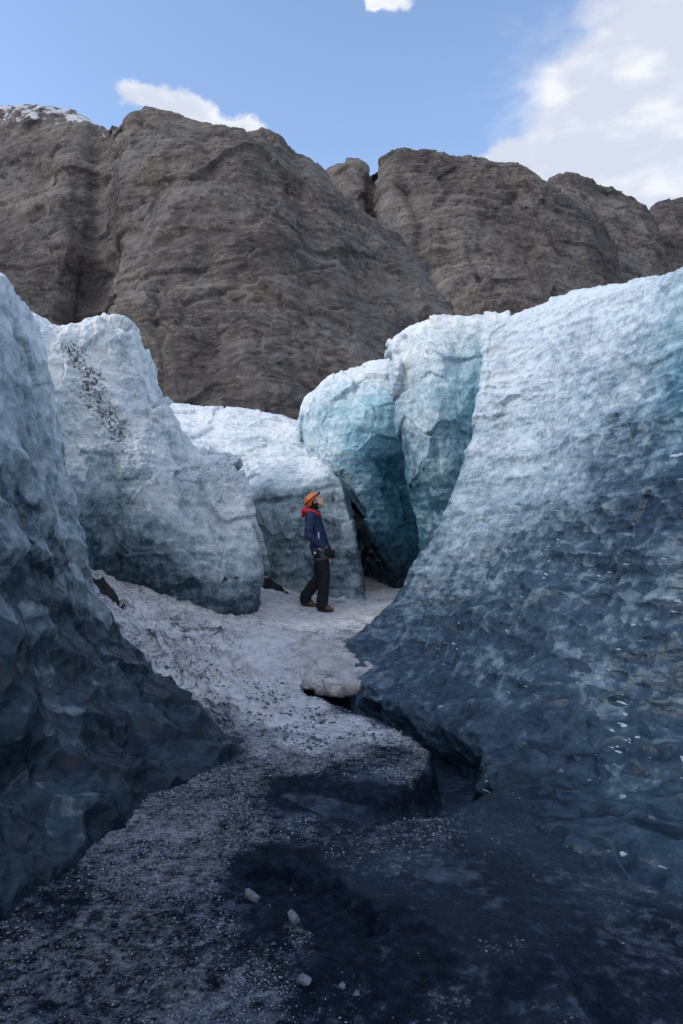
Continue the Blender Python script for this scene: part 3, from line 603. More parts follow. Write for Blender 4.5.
def mid_disp(Vv, N, A):
    d, A = _md(Vv, N, A)
    dd, _ = seg_dist(Vv[:, 0], Vv[:, 2], ledge, (np.zeros(4),))
    face = (Vv[:, 1] < 12.4)
    A[:, 2] = np.maximum(A[:, 2], face * .55 * (1 - ss(dd, .0, .10)) * (Vv[:, 0] < -0.55))
    d = d - 0.05 * face * (1 - ss(dd, .0, .08))
    return d, A
me = loft('mid', with_ends(mb, (0.0, 2.5), up=.1), 420, 380, mid_disp, wv=[.5, 1, 1, 1, 1, .7, .25, .1])
o = link('ice_block', me, M_ICE_B)
tag(o, 'smooth grey ice face under a white sloping top directly behind the person', 'ice block')

# --- ice step under it, grey slab right of the snow ramp ------------
# --- teal block with hollow ----------------------------------------
tb = [
    [K(330, 606, 14.0, .0, .6), K(325, 545, 14.0, .0, .6), K(310, 500, 14.0, .1, .6), K(300, 472, 14, .4, .4), K(296, 450, 14, .6, .3), K(296, 420, 14, .7, .3), K(304, 398, 14, .9, .1)],
    [K(372, 606, 13.3, .0, .5), K(362, 545, 13.2, .0, .5), K(347, 506, 12.8, .1, .5), K(330, 478, 12.5, .5, .4), K(313, 455, 12.5, .7, .3), K(309, 425, 12.6, .8, .3), K(314, 393, 12.9, .95, .1)],
    [K(398, 600, 12.0, .05, .3), K(378, 550, 11.8, .12, .4), K(361, 508, 11.8, .45, .4), K(348, 480, 11.85, .62, .4), K(332, 452, 11.9, .72, .55), K(326, 418, 12.1, .78, .5), K(330, 378, 12.5, .95, .1)],
    [K(404, 600, 12.2, .05, .5), K(392, 550, 11.9, .30, .6), K(380, 508, 11.85, .40, .7), K(366, 478, 11.8, .48, .7), K(354, 450, 11.7, .62, .9), K(350, 412, 11.8, .75, .7), K(352, 369, 12.3, .98, .1)],
    [K(412, 600, 12.6, .0, .6), K(406, 555, 12.2, .26, .8), K(400, 510, 12.05, .36, .9), K(390, 468, 11.95, .42, .9), K(378, 452, 11.75, .60, 1), K(374, 408, 11.6, .74, .8), K(376, 363, 12.2, .98, .1)],
    [K(425, 600, 12.6, .0, .6), K(424, 555, 12.4, .10, .9), K(422, 510, 12.1, .30, 1), K(416, 466, 11.98, .40, 1), K(404, 450, 11.75, .58, 1), K(400, 404, 11.6, .72, .8), K(402, 360, 12.2, .98, .1)],
    [K(460, 600, 12.6, .0, .6), K(460, 555, 12.8, .1, .9), K(460, 510, 12.3, .2, 1), K(455, 466, 12.1, .3, 1), K(450, 446, 11.8, .55, 1), K(450, 404, 11.8, .72, .8), K(450, 350, 12.2, .98, .1)],
]
me = loft('teal', with_ends(tb, (0.4, 2.5), up=.06), 420, 440, ice_disp(0.07, 2.4, 0.02, (1, 1, 1.6), 0.03, 14, 0.02, .4, lam=.02, fac=.10, facs=1.4), wv=[.5, 1, 1, 1, 1, 1, 1, .7, .25, .1])
o = link('ice_block', me, M_ICE_B)
tag(o, 'turquoise ice block with a dark hollow and crevice right of the person', 'ice block')

# --- rounded buttress between it and the right wall -------------------
bt = [
    [K(430, 600, 11.6, .1, .5), K(428, 530, 11.6, .1, .7), K(418, 480, 11.6, .2, .7), K(412, 430, 11.6, .3, .6), K(405, 385, 11.6, .6, .4), K(402, 348, 11.5, .9, .1)],
    [K(412, 600, 10.5, .15, .4), K(419, 538, 10.4, .22, .5), K(410, 482, 10.4, .36, .45), K(401, 432, 10.4, .54, .4), K(393, 388, 10.4, .74, .25), K(388, 345, 10.5, .9, .0)],
    [K(428, 600, 10.1, .15, .3), K(432, 538, 10.05, .30, .4), K(426, 482, 10.05, .46, .3), K(418, 430, 10.0, .62, .2), K(410, 378, 10.05, .78, .1), K(402, 329, 10.3, .95, .0)],
    [K(450, 600, 9.9, .15, .3), K(450, 538, 9.85, .30, .4), K(446, 480, 9.8, .44, .35), K(440, 428, 9.75, .60, .4), K(434, 374, 9.75, .74, .35), K(430, 321, 10.1, .95, .0)],
    [K(475, 600, 9.9, .15, .3), K(475, 538, 9.9, .26, .5), K(472, 480, 9.85, .36, .7), K(466, 425, 9.8, .50, .8), K(462, 372, 9.8, .66, .6), K(458, 320, 10.0, .95, .0)],
    [K(520, 600, 9.9, .1, .3), K(520, 538, 9.9, .2, .7), K(515, 480, 9.8, .3, .9), K(512, 425, 9.7, .4, .9), K(512, 372, 9.6, .66, .5), K(512, 318, 9.7, .95, .0)],
]
me = loft('butt', with_ends(bt, (0.9, 2.0), up=.05), 380, 440, ice_disp(0.06, 2.8, 0.025, (1, 1, 1.2), 0.03, 18, 0.02, .4, vert=.05, lam=.012, fac=.10, facs=1.4), wv=[.5, 1, 1, 1, 1, 1, .7, .25, .1])
o = link('ice_block', me, M_ICE_B)
tag(o, 'rounded pale blue ice buttress between the turquoise hollow and the tall right wall', 'ice block')

# ------------------------------------------------------------------ mountains
def mtn_disp(amp=9, seed=0, gullies=(), depthY=260, snowpx=None, dip=(0.10, 0.0)):
    def f(Vv, N, A):
        p = Vv
        q = p / 100.0
        wz = p[:, 2] + dip[0] * p[:, 0] + 10 * fbm(q, .9, 3, seed=seed)
        d = amp * 1.25 * fbm(q * np.array([1.5, 1.5, .7]), 1.3, 5, 0.42, seed=seed + 1)
        d += amp * 0.28 * fbm(q * np.array([1.6, 1.6, .7]), 3.0, 4, 0.5, seed=seed + 2, ridge=True)
        st = wz / 9.0 + 0.9 * fbm(q, 4, 3, seed=seed + 3)
        fr = st - np.floor(st)
        d += 1.5 * (fr - 0.5) * ss(fbm(q, 5, 3, seed=seed + 6), -.25, .25)
        st2 = wz / 3.1 + 0.8 * fbm(q, 9, 3, seed=seed + 4); f2_ = st2 - np.floor(st2)
        d += 0.3 * (f2_ - .5) * ss(fbm(q, 9, 3, seed=seed + 7), -.2, .25)
        blk1, blk2, _c = worley(q * np.array([9, 9, 14.0]), seed); d += 0.6 * (_c - .5) + 0.5 * np.clip(blk2 - blk1, 0, .4)
        wv3 = .35 * np.stack([fbm(q, 2.5, 3, seed=seed + 31), fbm(q, 2.5, 3, seed=seed + 32), fbm(q, 2.5, 3, seed=seed + 33)], 1)
        d += 2.4 * facet(q * np.array([2.6, 2.6, 4.4]) + wv3, seed) + 0.7 * facet(q * np.array([8, 8, 14.]) + 2 * wv3, seed + 1) + .30 * facet(q * np.array([22, 22, 40.]) + 4 * wv3, seed + 2)
        d += 0.3 * fbm(q, 30, 4, 0.6, seed=seed + 5)
        A = A.copy()
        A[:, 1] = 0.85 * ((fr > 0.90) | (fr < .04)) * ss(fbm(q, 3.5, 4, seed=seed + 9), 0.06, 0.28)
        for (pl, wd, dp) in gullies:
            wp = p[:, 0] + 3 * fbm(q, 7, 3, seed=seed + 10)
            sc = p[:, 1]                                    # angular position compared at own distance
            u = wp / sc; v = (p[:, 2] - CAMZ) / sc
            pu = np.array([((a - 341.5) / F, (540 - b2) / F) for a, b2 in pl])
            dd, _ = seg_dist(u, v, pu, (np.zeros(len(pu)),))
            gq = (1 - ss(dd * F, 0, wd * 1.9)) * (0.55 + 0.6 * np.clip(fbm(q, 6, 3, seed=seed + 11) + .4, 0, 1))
            d -= dp * 0.6 * gq; A[:, 0] = np.maximum(A[:, 0], 0.55 * gq ** 2)  # carves the gully and sets its painted shade
        if snowpx is not None:
            u = p[:, 0] / p[:, 1] * F + 341.5; v = 540 - (p[:, 2] - CAMZ) / p[:, 1] * F
            A[:, 2] = (1 - ss(v, 112, 140)) * (1 - ss(u, 85, 125)) * .78
        return d, A
    return f
def mtn(cols_px, Y0, Y1, ybase=520, rows=7, bulge=0.35, back=(0, 120), Yfun=None):
    """cols_px: list of (px crest, py crest, Ycrest, px base, Ybase)"""
    cols = []
    for (cx, cy, Yc, bx, Yb) in cols_px:
        c = []
        for k in range(rows):
            t = k / (rows - 1)
            e = t ** 1.5 if bulge else t
            Y = Yb + (Yc - Yb) * e
            c.append((*P(bx + (cx - bx) * t, ybase + (cy - ybase) * t, Y), 0, 0, 0))
        t = c[-1]
        c.append((t[0] * 1.06 + back[0], t[1] + back[1] * .35, t[2] + 2, 0, 0, 0))
        c.append((t[0] * 1.2 + back[0], t[1] + back[1], t[2] - 30, 0, 0, 0))
        c.append((t[0] * 1.3 + back[0], t[1] + back[1] * 2, -5, 0, 0, 0))
        cols.append(c)
    return cols
lm = mtn([(-420, 69, 330, -420, 200), (-200, 99, 330, -210, 200), (-60, 107, 340, -80, 200), (0, 115, 345, -20, 200), (45, 112, 340, 30, 205), (85, 119, 330, 60, 215), (103, 125, 322, 88, 225), (122, 121, 290, 105, 200), (150, 121, 285, 140, 190), (190, 126, 280, 190, 185),
          (245, 133, 280, 250, 185), (276, 139, 285, 290, 188), (290, 157, 290, 320, 192), (320, 176, 295, 360, 198), (352, 210, 300, 400, 204), (385, 240, 305, 440, 210), (412, 272, 310, 480, 216), (438, 310, 315, 540, 224), (480, 374, 320, 640, 235), (540, 444, 330, 760, 250)], 0, 0)
gul = [([(104, 112), (97, 140), (92, 180), (86, 215), (92, 250), (80, 300), (70, 340)], 15, 15), ([(158, 290), (156, 330), (161, 360), (158, 400)], 3, 3), ([(0, 168), (30, 160), (45, 172)], 6, 6),
       ([(0, 205), (20, 215), (40, 208)], 4, 4), ([(262, 130), (280, 150), (300, 180)], 3, 3), ([(140, 195), (170, 183), (205, 190)], 3, 3), ([(100, 150), (125, 140), (150, 150)], 5, 5), ([(95, 230), (110, 205), (140, 195)], 4, 4),
       ([(120, 262), (180, 235), (230, 232)], 3, 2), ([(180, 300), (240, 280), (330, 270)], 2, 2)]
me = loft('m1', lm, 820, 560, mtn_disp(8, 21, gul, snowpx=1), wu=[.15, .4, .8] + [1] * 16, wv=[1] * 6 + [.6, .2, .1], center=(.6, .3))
tag(link('hills', me, M_ROCK), kind='structure')
rm = mtn([(200, 237, 580, 120, 395), (270, 197, 580, 240, 395), (314, 175, 565, 300, 400), (335, 167, 560, 325, 395), (358, 164, 555, 350, 395), (374, 173, 560, 366, 400), (380, 169, 530, 376, 390), (396, 158, 515, 398, 385), (430, 155, 510, 440, 383), (470, 158, 510, 490, 383), (520, 173, 512, 545, 385), (560, 195, 516, 590, 389), (592, 223, 522, 630, 395), (615, 257, 530, 670, 400), (640, 307, 540, 710, 407), (690, 387, 550, 800, 415)], 0, 0)
gul2 = [([(318, 170), (340, 205), (372, 235), (400, 262), (428, 292), (445, 312)], 12, 14), ([(376, 160), (372, 200), (374, 240), (400, 280), (425, 310)], 6, 12), ([(402, 165), (412, 190), (424, 215), (420, 250)], 5, 7), ([(440, 165), (452, 185), (445, 200), (430, 205)], 5, 6), ([(330, 185), (352, 215), (380, 240)], 6, 8),
        ([(455, 200), (500, 205), (520, 190)], 3, 4), ([(470, 240), (480, 280)], 3, 4), ([(430, 250), (440, 290)], 4, 5), ([(540, 210), (560, 250), (590, 265)], 3, 4), ([(398, 235), (408, 260)], 5, 7)]
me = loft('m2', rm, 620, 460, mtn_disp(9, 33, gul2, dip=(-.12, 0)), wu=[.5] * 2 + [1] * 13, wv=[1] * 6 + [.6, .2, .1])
tag(link('hills', me, M_ROCK), kind='structure')
r3 = mtn([(480, 230, 640, 430, 420), (530, 195, 640, 500, 420), (552, 177, 640, 540, 415), (575, 176, 640, 570, 410), (600, 185, 640, 605, 410), (630, 200, 645, 640, 415), (648, 214, 650, 665, 420), (656, 240, 660, 690, 430), (670, 300, 670, 740, 440)], 0, 0)
me = loft('m3', r3, 360, 420, mtn_disp(11, 41, [([(560, 190), (580, 225), (592, 260)], 6, 12), ([(600, 200), (612, 240)], 4, 8)]), wv=[1] * 6 + [.6, .2, .1])
tag(link('hills', me, M_ROCK), kind='structure')
r4 = mtn([(640, 240, 720, 610, 460), (655, 214, 720, 640, 455), (664, 205, 720, 655, 450), (685, 202, 720, 690, 450), (740, 205, 720, 760, 450), (840, 180, 720, 880, 450), (1000, 160, 700, 1050, 440), (1300, 150, 600, 1350, 420)], 0, 0)
me = loft('m4', r4, 420, 420, mtn_disp(12, 47), wu=[1, 1, 1, 1, .8, .5, .3], wv=[1] * 6 + [.6, .2, .1])
tag(link('hills', me, M_ROCK), kind='structure')

# ------------------------------------------------------------------ snow bridge over the melt channel
M_BRIDGE, _t, _b = new_mat('dirty_old_snow')
_co = _t.add('ShaderNodeTexCoord').outputs['Object']
_n1 = _t.noise(_co, 6, 6, 0.65); _n2 = _t.noise(_co, 45, 5, 0.7)
_c = _t.ramp(_t.math('ADD', _t.math('MULTIPLY', _n1, .6), _t.math('MULTIPLY', _n2, .4)), [(.36, (.26, .25, .26)), (.48, (.50, .48, .48)), (.6, (.72, .69, .68))])
_c = _t.mix(_t.math('MULTIPLY', _t.sstep(_t.noise(_co, 130, 3, .6), .6, .7), .6), _c, (.04, .035, .035))
_at = _t.add('ShaderNodeAttribute', attribute_name='surf'); _sp = _t.add('ShaderNodeSeparateColor'); _t.put(_sp.inputs[0], _at.outputs['Color'])
_c = _t.mix(_t.math('MULTIPLY', _sp.outputs[0], .8), _c, (.07, .058, .052))
_t.put(_b.inputs['Base Color'], _c); _b.inputs['Roughness'].default_value = .7
_bp = _t.add('ShaderNodeBump', i_Strength=.8, i_Distance=.02); _t.put(_bp.inputs['Height'], _t.math('ADD', _n1, _t.math('MULTIPLY', _n2, .5))); _t.put(_b.inputs['Normal'], _bp.outputs[0])
nth, nr = 260, 120
TH = np.linspace(0, 2 * math.pi, nth); TT = np.linspace(0, 1, nr)      # TT: 0 top centre -> 1 bottom centre
TH, TT = np.meshgrid(TH, TT, indexing='ij')
ang = TT * math.pi; rr = np.sin(ang) ** 0.45; hh = np.sign(np.cos(ang)) * np.abs(np.cos(ang)) ** 0.8
cx, cy = P(337, 665, 7.55)[:2]
bx = cx - .06 + 0.58 * rr * np.cos(TH); by = cy + .14 + 0.70 * rr * np.sin(TH) - 0.10 * np.cos(TH) * rr
p3 = np.stack([bx.ravel(), by.ravel(), 0 * bx.ravel()], 1)
lp = 1 + 0.22 * fbm(p3, 2.4, 4, seed=3).reshape(bx.shape)
bx = cx + (bx - cx) * lp; by = cy + (by - cy) * lp
zt = base_z(bx.ravel(), by.ravel()).reshape(bx.shape)
bz = zt - 0.065 + 0.10 * hh
pp = np.stack([bx.ravel(), by.ravel(), bz.ravel()], 1)
qq = pp + .10 * np.stack([fbm(pp, 3, 3, seed=1), fbm(pp, 3, 3, seed=2), fbm(pp, 3, 3, seed=4)], 1)
f1, f2, cid = worley(qq * np.array([3.6, 3.9, 5.0]), 5)
frn = 1 - ss(pp[:, 1], cy - .45, cy + .15)
NN = normals(np.stack([bx, by, bz], -1)).reshape(-1, 3)
if NN[nr // 4][2] < 0: NN = -NN
pp = pp + NN * (0.055 * (0.5 - f1) * (.15 + .85 * frn) + 0.03 * facet(pp * 5, 3) + 0.02 * fbm(pp, 9, 5, .6, seed=6))[:, None]
sa = np.zeros(bx.shape + (3,)); sa[..., 0] = ((1 - ss(f2 - f1, .0, .10)) * (.05 + .6 * frn) * ss(fbm(pp, 4, 3, seed=9), -.3, .2)).reshape(bx.shape)
o = link('snow_bridge', grid_mesh('bridge', pp.reshape(*bx.shape, 3)[::-1], sa[::-1]), M_BRIDGE)
tag(o, 'lumpy dirty snow ledge overhanging the dark hole of the melt channel', 'snow ledge')

# ------------------------------------------------------------------ loose lumps
def lump(name, loc, size, mat, seed, amp=.28, sub=4, facet=1.0, rotz=0.0):
    bm = bmesh.new(); bmesh.ops.create_icosphere(bm, subdivisions=sub, radius=1.0)
    co = np.array([v.co[:] for v in bm.verts])
    rng = np.random.RandomState(seed)
    pl = rng.normal(size=(16, 3)) * np.array([1, 1, .8]); pl /= np.linalg.norm(pl, axis=1)[:, None]; hgt = rng.uniform(.42, .95, 16)
    sc = np.ones(len(co))
    for a, h in zip(pl, hgt):
        dt = co @ a; sc = np.where(dt > 1e-3, np.minimum(sc, h / np.maximum(dt, 1e-3)), sc)
    co2 = co * (1 + (sc - 1) * facet)[:, None] * (1 + amp * .35 * fbm(co, 1.7, 4, seed=seed))[:, None]
    co2 = co2 * (1 + .09 * fbm(co, 5, 4, .6, seed=seed + 1))[:, None] * np.array([1.0, .9, .8]) + co2[:, [1, 2, 0]] * .22
    ca, sa_ = math.cos(rotz), math.sin(rotz)
    for v, c in zip(bm.verts, co2):
        x, y, z = c * np.array(size) / 2
        v.co = (x * ca - y * sa_, x * sa_ + y * ca, z)
    me = bpy.data.meshes.new(name); bm.to_mesh(me); bm.free()
    o = link(name, me, mat); o.location = loc; return o
def clear_ice(name, col, alpha=.35):
    m, t, b = new_mat(name); co = t.add('ShaderNodeTexCoord').outputs['Object']
    n = t.noise(co, 40, 5, .65); c = t.ramp(n, [(.3, tuple(k * .55 for k in col)), (.65, col)])
    t.put(b.inputs['Base Color'], c); b.inputs['Roughness'].default_value = .28; b.inputs['IOR'].default_value = 1.31
    b.inputs['Transmission Weight'].default_value = alpha
    bp = t.add('ShaderNodeBump', i_Strength=.5, i_Distance=.006); t.put(bp.inputs['Height'], n); t.put(b.inputs['Normal'], bp.outputs[0]); return m
M_CHUNK = clear_ice('loose_ice', (.34, .39, .47)); M_LUMPSNOW = simple('snow_lump', (.62, .64, .68), .8, .6, 30)
M_DIRT = simple('wet_black_grit', (.010, .0095, .010), .7, 1.0, 35, var=.8)
def on_floor(px, py, wpx, hpx=None, depth=.8, sink=.3):
    x, y = G(px, py + (hpx or wpx) * .3); k = math.hypot(y, CAMZ) / F
    sx_, sz_ = wpx * k * 1.1, (hpx or wpx) * k * 1.1
    return (x, y, floor_z(x, y) + sz_ * (.5 - sink)), (sx_, sx_ * depth, sz_)
for (px, py, wp, hp, sd_, lab) in [
    (253, 901, 18, 15, 3, 'broad pale ice chunk lying left of the black gravel hollow'),
    (268.5, 903, 9, 9, 5, 'smallest pale ice chunk, between the broad one and the pointed one'),
    (293, 917, 16, 17, 8, 'pointed pale ice chunk resting on the edge of the black gravel hollow'),
    (304, 984, 15, 12, 11, 'grey blue ice chunk on the dark ground near the bottom of the photo'),
    (342, 991, 9, 8, 14, 'small bluish ice chunk at the bottom, right of the grey blue one'),
    (357, 1001, 9, 7, 17, 'small flat ice chunk nearest the bottom edge of the photo')]:
    loc, size = on_floor(px, py, wp, hp)
    o = lump('ice_chunk', loc, size, M_CHUNK, sd_, rotz=sd_, amp=.9); tag(o, lab, 'ice chunk', 'loose ice chunks on the ground')
x, y = P(341, 600, 10.9)[:2]
o = lump('snow_lump', (x, y, floor_z(x, y) + .05), (.17, .15, .16), M_LUMPSNOW, 21, facet=1.0, amp=.9)
tag(o, 'small white snow lump at the foot of the grey ice face beside the person', 'snow lump')
def mound(pts, wid, hgt, seed, label):
    """ridge of grit lying along pts"""
    n, m = 160, 50; pl = np.array([p[:2] for p in pts]); t = np.linspace(0, len(pl) - 1, n)
    c = catmull(pl, t); tg = np.gradient(c, axis=0); tg /= np.linalg.norm(tg, axis=1)[:, None]; nr_ = np.stack([-tg[:, 1], tg[:, 0]], 1)
    s_ = np.linspace(-1, 1, m); e = np.sin(np.linspace(0, math.pi, n)) ** .6
    q = c[:, None, :] + nr_[:, None, :] * (s_[None, :, None] * wid * (.2 + .8 * e[:, None, None]))
    x, y = q[..., 0].ravel(), q[..., 1].ravel(); p3 = np.stack([x, y, 0 * x], 1)
    q = q + .06 * np.stack([fbm(p3, 5, 3, seed=seed), fbm(p3, 5, 3, seed=seed + 1)], 1).reshape(q.shape)
    x, y = q[..., 0].ravel(), q[..., 1].ravel()
    zb = floor_fields(x, y)[0].reshape(n, m)
    f1, f2, ci = worley(np.stack([x, y, 0 * x], 1) * 9, seed)
    z = zb - .03 + (hgt * .7 * (1 - s_ ** 2)[None, :] * e[:, None]) * (1 + 1.3 * fbm(p3, 5, 4, .6, seed=seed).reshape(n, m)) + (.09 * (.6 - f1) + .03 * fbm(p3, 16, 4, .65, seed=seed + 5)).reshape(n, m) * (1 - s_ ** 4)[None, :]
    edge = (np.abs(s_) > .999)[None, :] | (e < .02)[:, None]
    z = np.where(edge, zb - .12, z)
    o = link('dirt_mound', grid_mesh('mound', np.stack([q[..., 0], q[..., 1], z], -1)[::-1]), M_DIRT); tag(o, label, 'dirt mound'); return o
mound([P(80, 566, 8.3), P(96, 570, 8.25), P(112, 577, 8.1), P(127, 588, 7.9)], .16, .10, 2, 'black grit pile where the pale leaning block meets the snow slope')
mound([P(252, 553, 11.6), P(262, 560, 11.5), P(275, 568, 11.4), P(290, 580, 11.3)], .20, .15, 5, 'black grit strip running down beside the snow ramp behind the person')

# ------------------------------------------------------------------ crystals and gravel lying on the ground
def scatter(name, n, region, size, mat, want, seed, label, cat):
    rng = np.random.RandomState(seed)
    yv = region[2] * (region[3] / region[2]) ** rng.rand(n * 3); xv = rng.uniform(-.56, .56, n * 3) * yv
    z, A = floor_fields(xv, yv)
    pr = want(A, xv, yv); keep = rng.rand(len(xv)) < pr
    xv, yv, z = xv[keep][:n], yv[keep][:n], z[keep][:n]; m = len(xv)
    base = np.array([[1, 0, 0], [0, 1, 0], [-1, 0, 0], [0, -1, 0], [0, 0, 1], [0, 0, -1.0]])
    fc = np.array([[0, 1, 4], [1, 2, 4], [2, 3, 4], [3, 0, 4], [1, 0, 5], [2, 1, 5], [3, 2, 5], [0, 3, 5]])
    sz = size[0] * (size[1] / size[0]) ** (rng.rand(m) ** 2.2) * np.clip(yv / 3, .8, 1.8)
    V = base[None] * (1 + rng.uniform(-.45, .45, (m, 6, 3))) + rng.uniform(-.25, .25, (m, 6, 3))
    V[..., 2] *= .6
    a = rng.rand(m) * 6.28; ca, sa_ = np.cos(a)[:, None], np.sin(a)[:, None]
    Vx = V[..., 0] * ca - V[..., 1] * sa_; Vy = V[..., 0] * sa_ + V[..., 1] * ca
    V = np.stack([Vx, Vy, V[..., 2]], -1) * sz[:, None, None] / 2 + np.stack([xv, yv, z + sz * .12], 1)[:, None]
    idx = (fc[None] + (np.arange(m) * 6)[:, None, None]).reshape(-1, 3)
    me = bpy.data.meshes.new(name); me.vertices.add(m * 6); me.vertices.foreach_set('co', V.reshape(-1).astype(np.float32))
    me.loops.add(idx.size); me.loops.foreach_set('vertex_index', idx.reshape(-1).astype(np.int32))
    me.polygons.add(len(idx)); me.polygons.foreach_set('loop_start', (np.arange(len(idx)) * 3).astype(np.int32)); me.polygons.foreach_set('loop_total', np.full(len(idx), 3, np.int32))
    me.update(calc_edges=True)
    o = link(name, me, mat, smooth=False); tag(o, label, cat, kind='stuff'); return o
M_CRY = simple('ice_crystals', (.36, .41, .50), .35, 0, 90, var=.6)
M_GRAV = simple('black_gravel', (.016, .016, .019), .5, 0, 60, var=.6)
M_GRAVB = simple('blue_grey_slush', (.10, .125, .17), .35, 0, 60, var=.5)
def clump(x, y, f, sd): return ss(fbm(np.stack([x, y, 0 * x], 1), f, 4, .6, seed=sd), -.18, .30)
scatter('ice_crystals', 60000, (0, 0, 2.0, 7.5), (.003, .014), M_CRY, lambda A, x, y: np.clip(A[:, 0] * 2.2 - .35, 0.0004, 1) * (A[:, 0] < .85) * (.08 + .92 * clump(x, y, 2.2, 4)), 1, 'pale crushed ice crystals strewn over the dark ground of the path', 'ice crystals')
scatter('slush', 20000, (0, 0, 2.0, 7.0), (.006, .026), M_GRAVB, lambda A, x, y: (.1 + .7 * clump(x, y, 3, 9)) * np.clip(1 - A[:, 1], 0, 1) * np.clip(A[:, 0] - .02, 0.004, 1), 2, 'blue grey broken slush between the pale crystals', 'slush')
scatter('gravel', 30000, (0, 0, 2.0, 9.5), (.003, .011), M_GRAV, lambda A, x, y: (.10 + .9 * clump(x, y, 2.0, 14)) * np.clip(.62 - A[:, 0], .006, 1), 3, 'black volcanic gravel scattered across the ice floor', 'gravel')

# ------------------------------------------------------------------ person
def cone(bm, p0, p1, r0, r1, seg=24, caps=True):
    """tapered elliptical limb piece with rounded ends. r = (across, along world y)"""
    p0, p1 = Vector(p0), Vector(p1); ax = (p1 - p0); L = ax.length; ax.normalize()
    yv = Vector((0, 1, 0)); yv = (yv - ax * yv.dot(ax))
    if yv.length < .2: yv = Vector((0, 0, 1)) - ax * ax.z
    yv.normalize(); xv = yv.cross(ax)
    if not isinstance(r0, tuple): r0 = (r0, r0)
    if not isinstance(r1, tuple): r1 = (r1, r1)
    rings = []
    prof = [(-1, .02), (-.92, .40), (-.7, .71), (-.38, .92), (0, 1)]
    st = [(p0 + ax * (t * min(r0) * .9), (r0[0] * k, r0[1] * k)) for t, k in prof]
    st += [(p1 - ax * (t * min(r1) * .9), (r1[0] * k, r1[1] * k)) for t, k in reversed(prof)]
    for c, (a, b2) in st:
        rings.append([bm.verts.new(c + xv * (a * math.cos(2 * math.pi * i / seg)) + yv * (b2 * math.sin(2 * math.pi * i / seg))) for i in range(seg)])
    for A_, B_ in zip(rings, rings[1:]):
        for i in range(seg): bm.faces.new((A_[i], A_[(i + 1) % seg], B_[(i + 1) % seg], B_[i]))
    bm.faces.new(list(reversed(rings[0]))); bm.faces.new(rings[-1])
def ball(bm, c, r, rot=0.0):
    m = Matrix.Translation(c) @ Matrix.Rotation(rot, 4, 'Y') @ Matrix.Diagonal((*r, 1))
    bmesh.ops.create_icosphere(bm, subdivisions=3, radius=1.0, matrix=m)
def fused(name, bm, mat, parent, voxel=.008, it=4, wrinkle=0, wf=14, seed=0, fold=None):
    bmesh.ops.recalc_face_normals(bm, faces=bm.faces)
    me = bpy.data.meshes.new(name); bm.to_mesh(me); bm.free()
    t = bpy.data.objects.new(name + '_t', me); COL.objects.link(t)
    md = t.modifiers.new('r', 'REMESH'); md.mode = 'VOXEL'; md.voxel_size = voxel
    sm = t.modifiers.new('s', 'SMOOTH'); sm.iterations = it; sm.factor = .6
    dg = bpy.context.evaluated_depsgraph_get(); me2 = bpy.data.meshes.new_from_object(t.evaluated_get(dg)); me2.name = name
    bpy.data.objects.remove(t); me2.materials.clear()
    if wrinkle or fold:
        n = len(me2.vertices); co = np.zeros(n * 3); me2.vertices.foreach_get('co', co); co = co.reshape(-1, 3)
        no = np.array([v.normal[:] for v in me2.vertices])
        q = co * np.array([1, 1, 1.7]); dd = wrinkle * (fbm(q, wf, 3, .5, seed=seed, ridge=True) - .2)
        if fold: dd = dd + fold(co)
        co = co + no * dd[:, None]; me2.vertices.foreach_set('co', co.reshape(-1)); me2.update()
    return link(name, me2, mat, parent)
M_SKIN = simple('skin', (.78, .47, .37), .5, .1, 60, var=.06)
M_JACKET = simple('navy_jacket_fabric', (.014, .030, .095), .62, .3, 70, var=.3)
M_RED = simple('red_hood_fabric', (.62, .016, .025), .6, .3, 60, var=.15)
M_TROU = simple('black_trouser_fabric', (.0055, .0065, .011), .8, .3, 70, var=.3)
M_BLK = simple('black_knit', (.012, .013, .016), .85, .5, 120)
M_GREY = simple('charcoal_collar', (.045, .045, .055), .8, .4, 90)
M_ORG = simple('orange_shell', (.90, .20, .015), .32, 0, 20, var=.08)
M_BOOT = simple('tan_boot_leather', (.13, .075, .04), .6, .5, 60, var=.35)
M_SOLE = simple('black_rubber', (.012, .012, .013), .7, .3, 60)
M_WEB = simple('grey_webbing', (.06, .065, .075), .6, .4, 200)
M_MET = simple('brushed_metal', (.22, .23, .25), .4, 0, 20, metal=1.0)
M_LIME = simple('lime_trim', (.42, .50, .05), .6)
M_WHITE = simple('white_trim', (.70, .66, .68), .6)
M_OR2 = simple('orange_anodised', (.8, .13, .02), .35)
fx, fy = P(318, 608, 10.5)[:2]
per = bpy.data.objects.new('person', None); COL.objects.link(per)
pz = P(318, 608.5, 10.5)[2]
per.location = (fx, fy, pz)
tag(per, 'person in orange helmet, navy jacket and black trousers standing, looking up at the ice', 'person')
def fz(x, y): return floor_z(fx + x, fy + y) - pz
za, zb_ = fz(.09, -.12), fz(-.13, .10)          # ground below the near and the far foot
hc = Vector((-.045, 0, 1.625)); fv = Vector((.815, 0, .58)); uv = Vector((-.58, 0, .815)); HA = -math.atan2(.58, .815)
def hp(f, y, u): return hc + fv * f + Vector((0, y, 0)) + uv * u
ankN = Vector((.07, -.12, za + .10)); ankF = Vector((-.19, .10, zb_ + .11))
kneeN = Vector((.105, -.11, .485)); kneeF = Vector((.03, .09, .49))
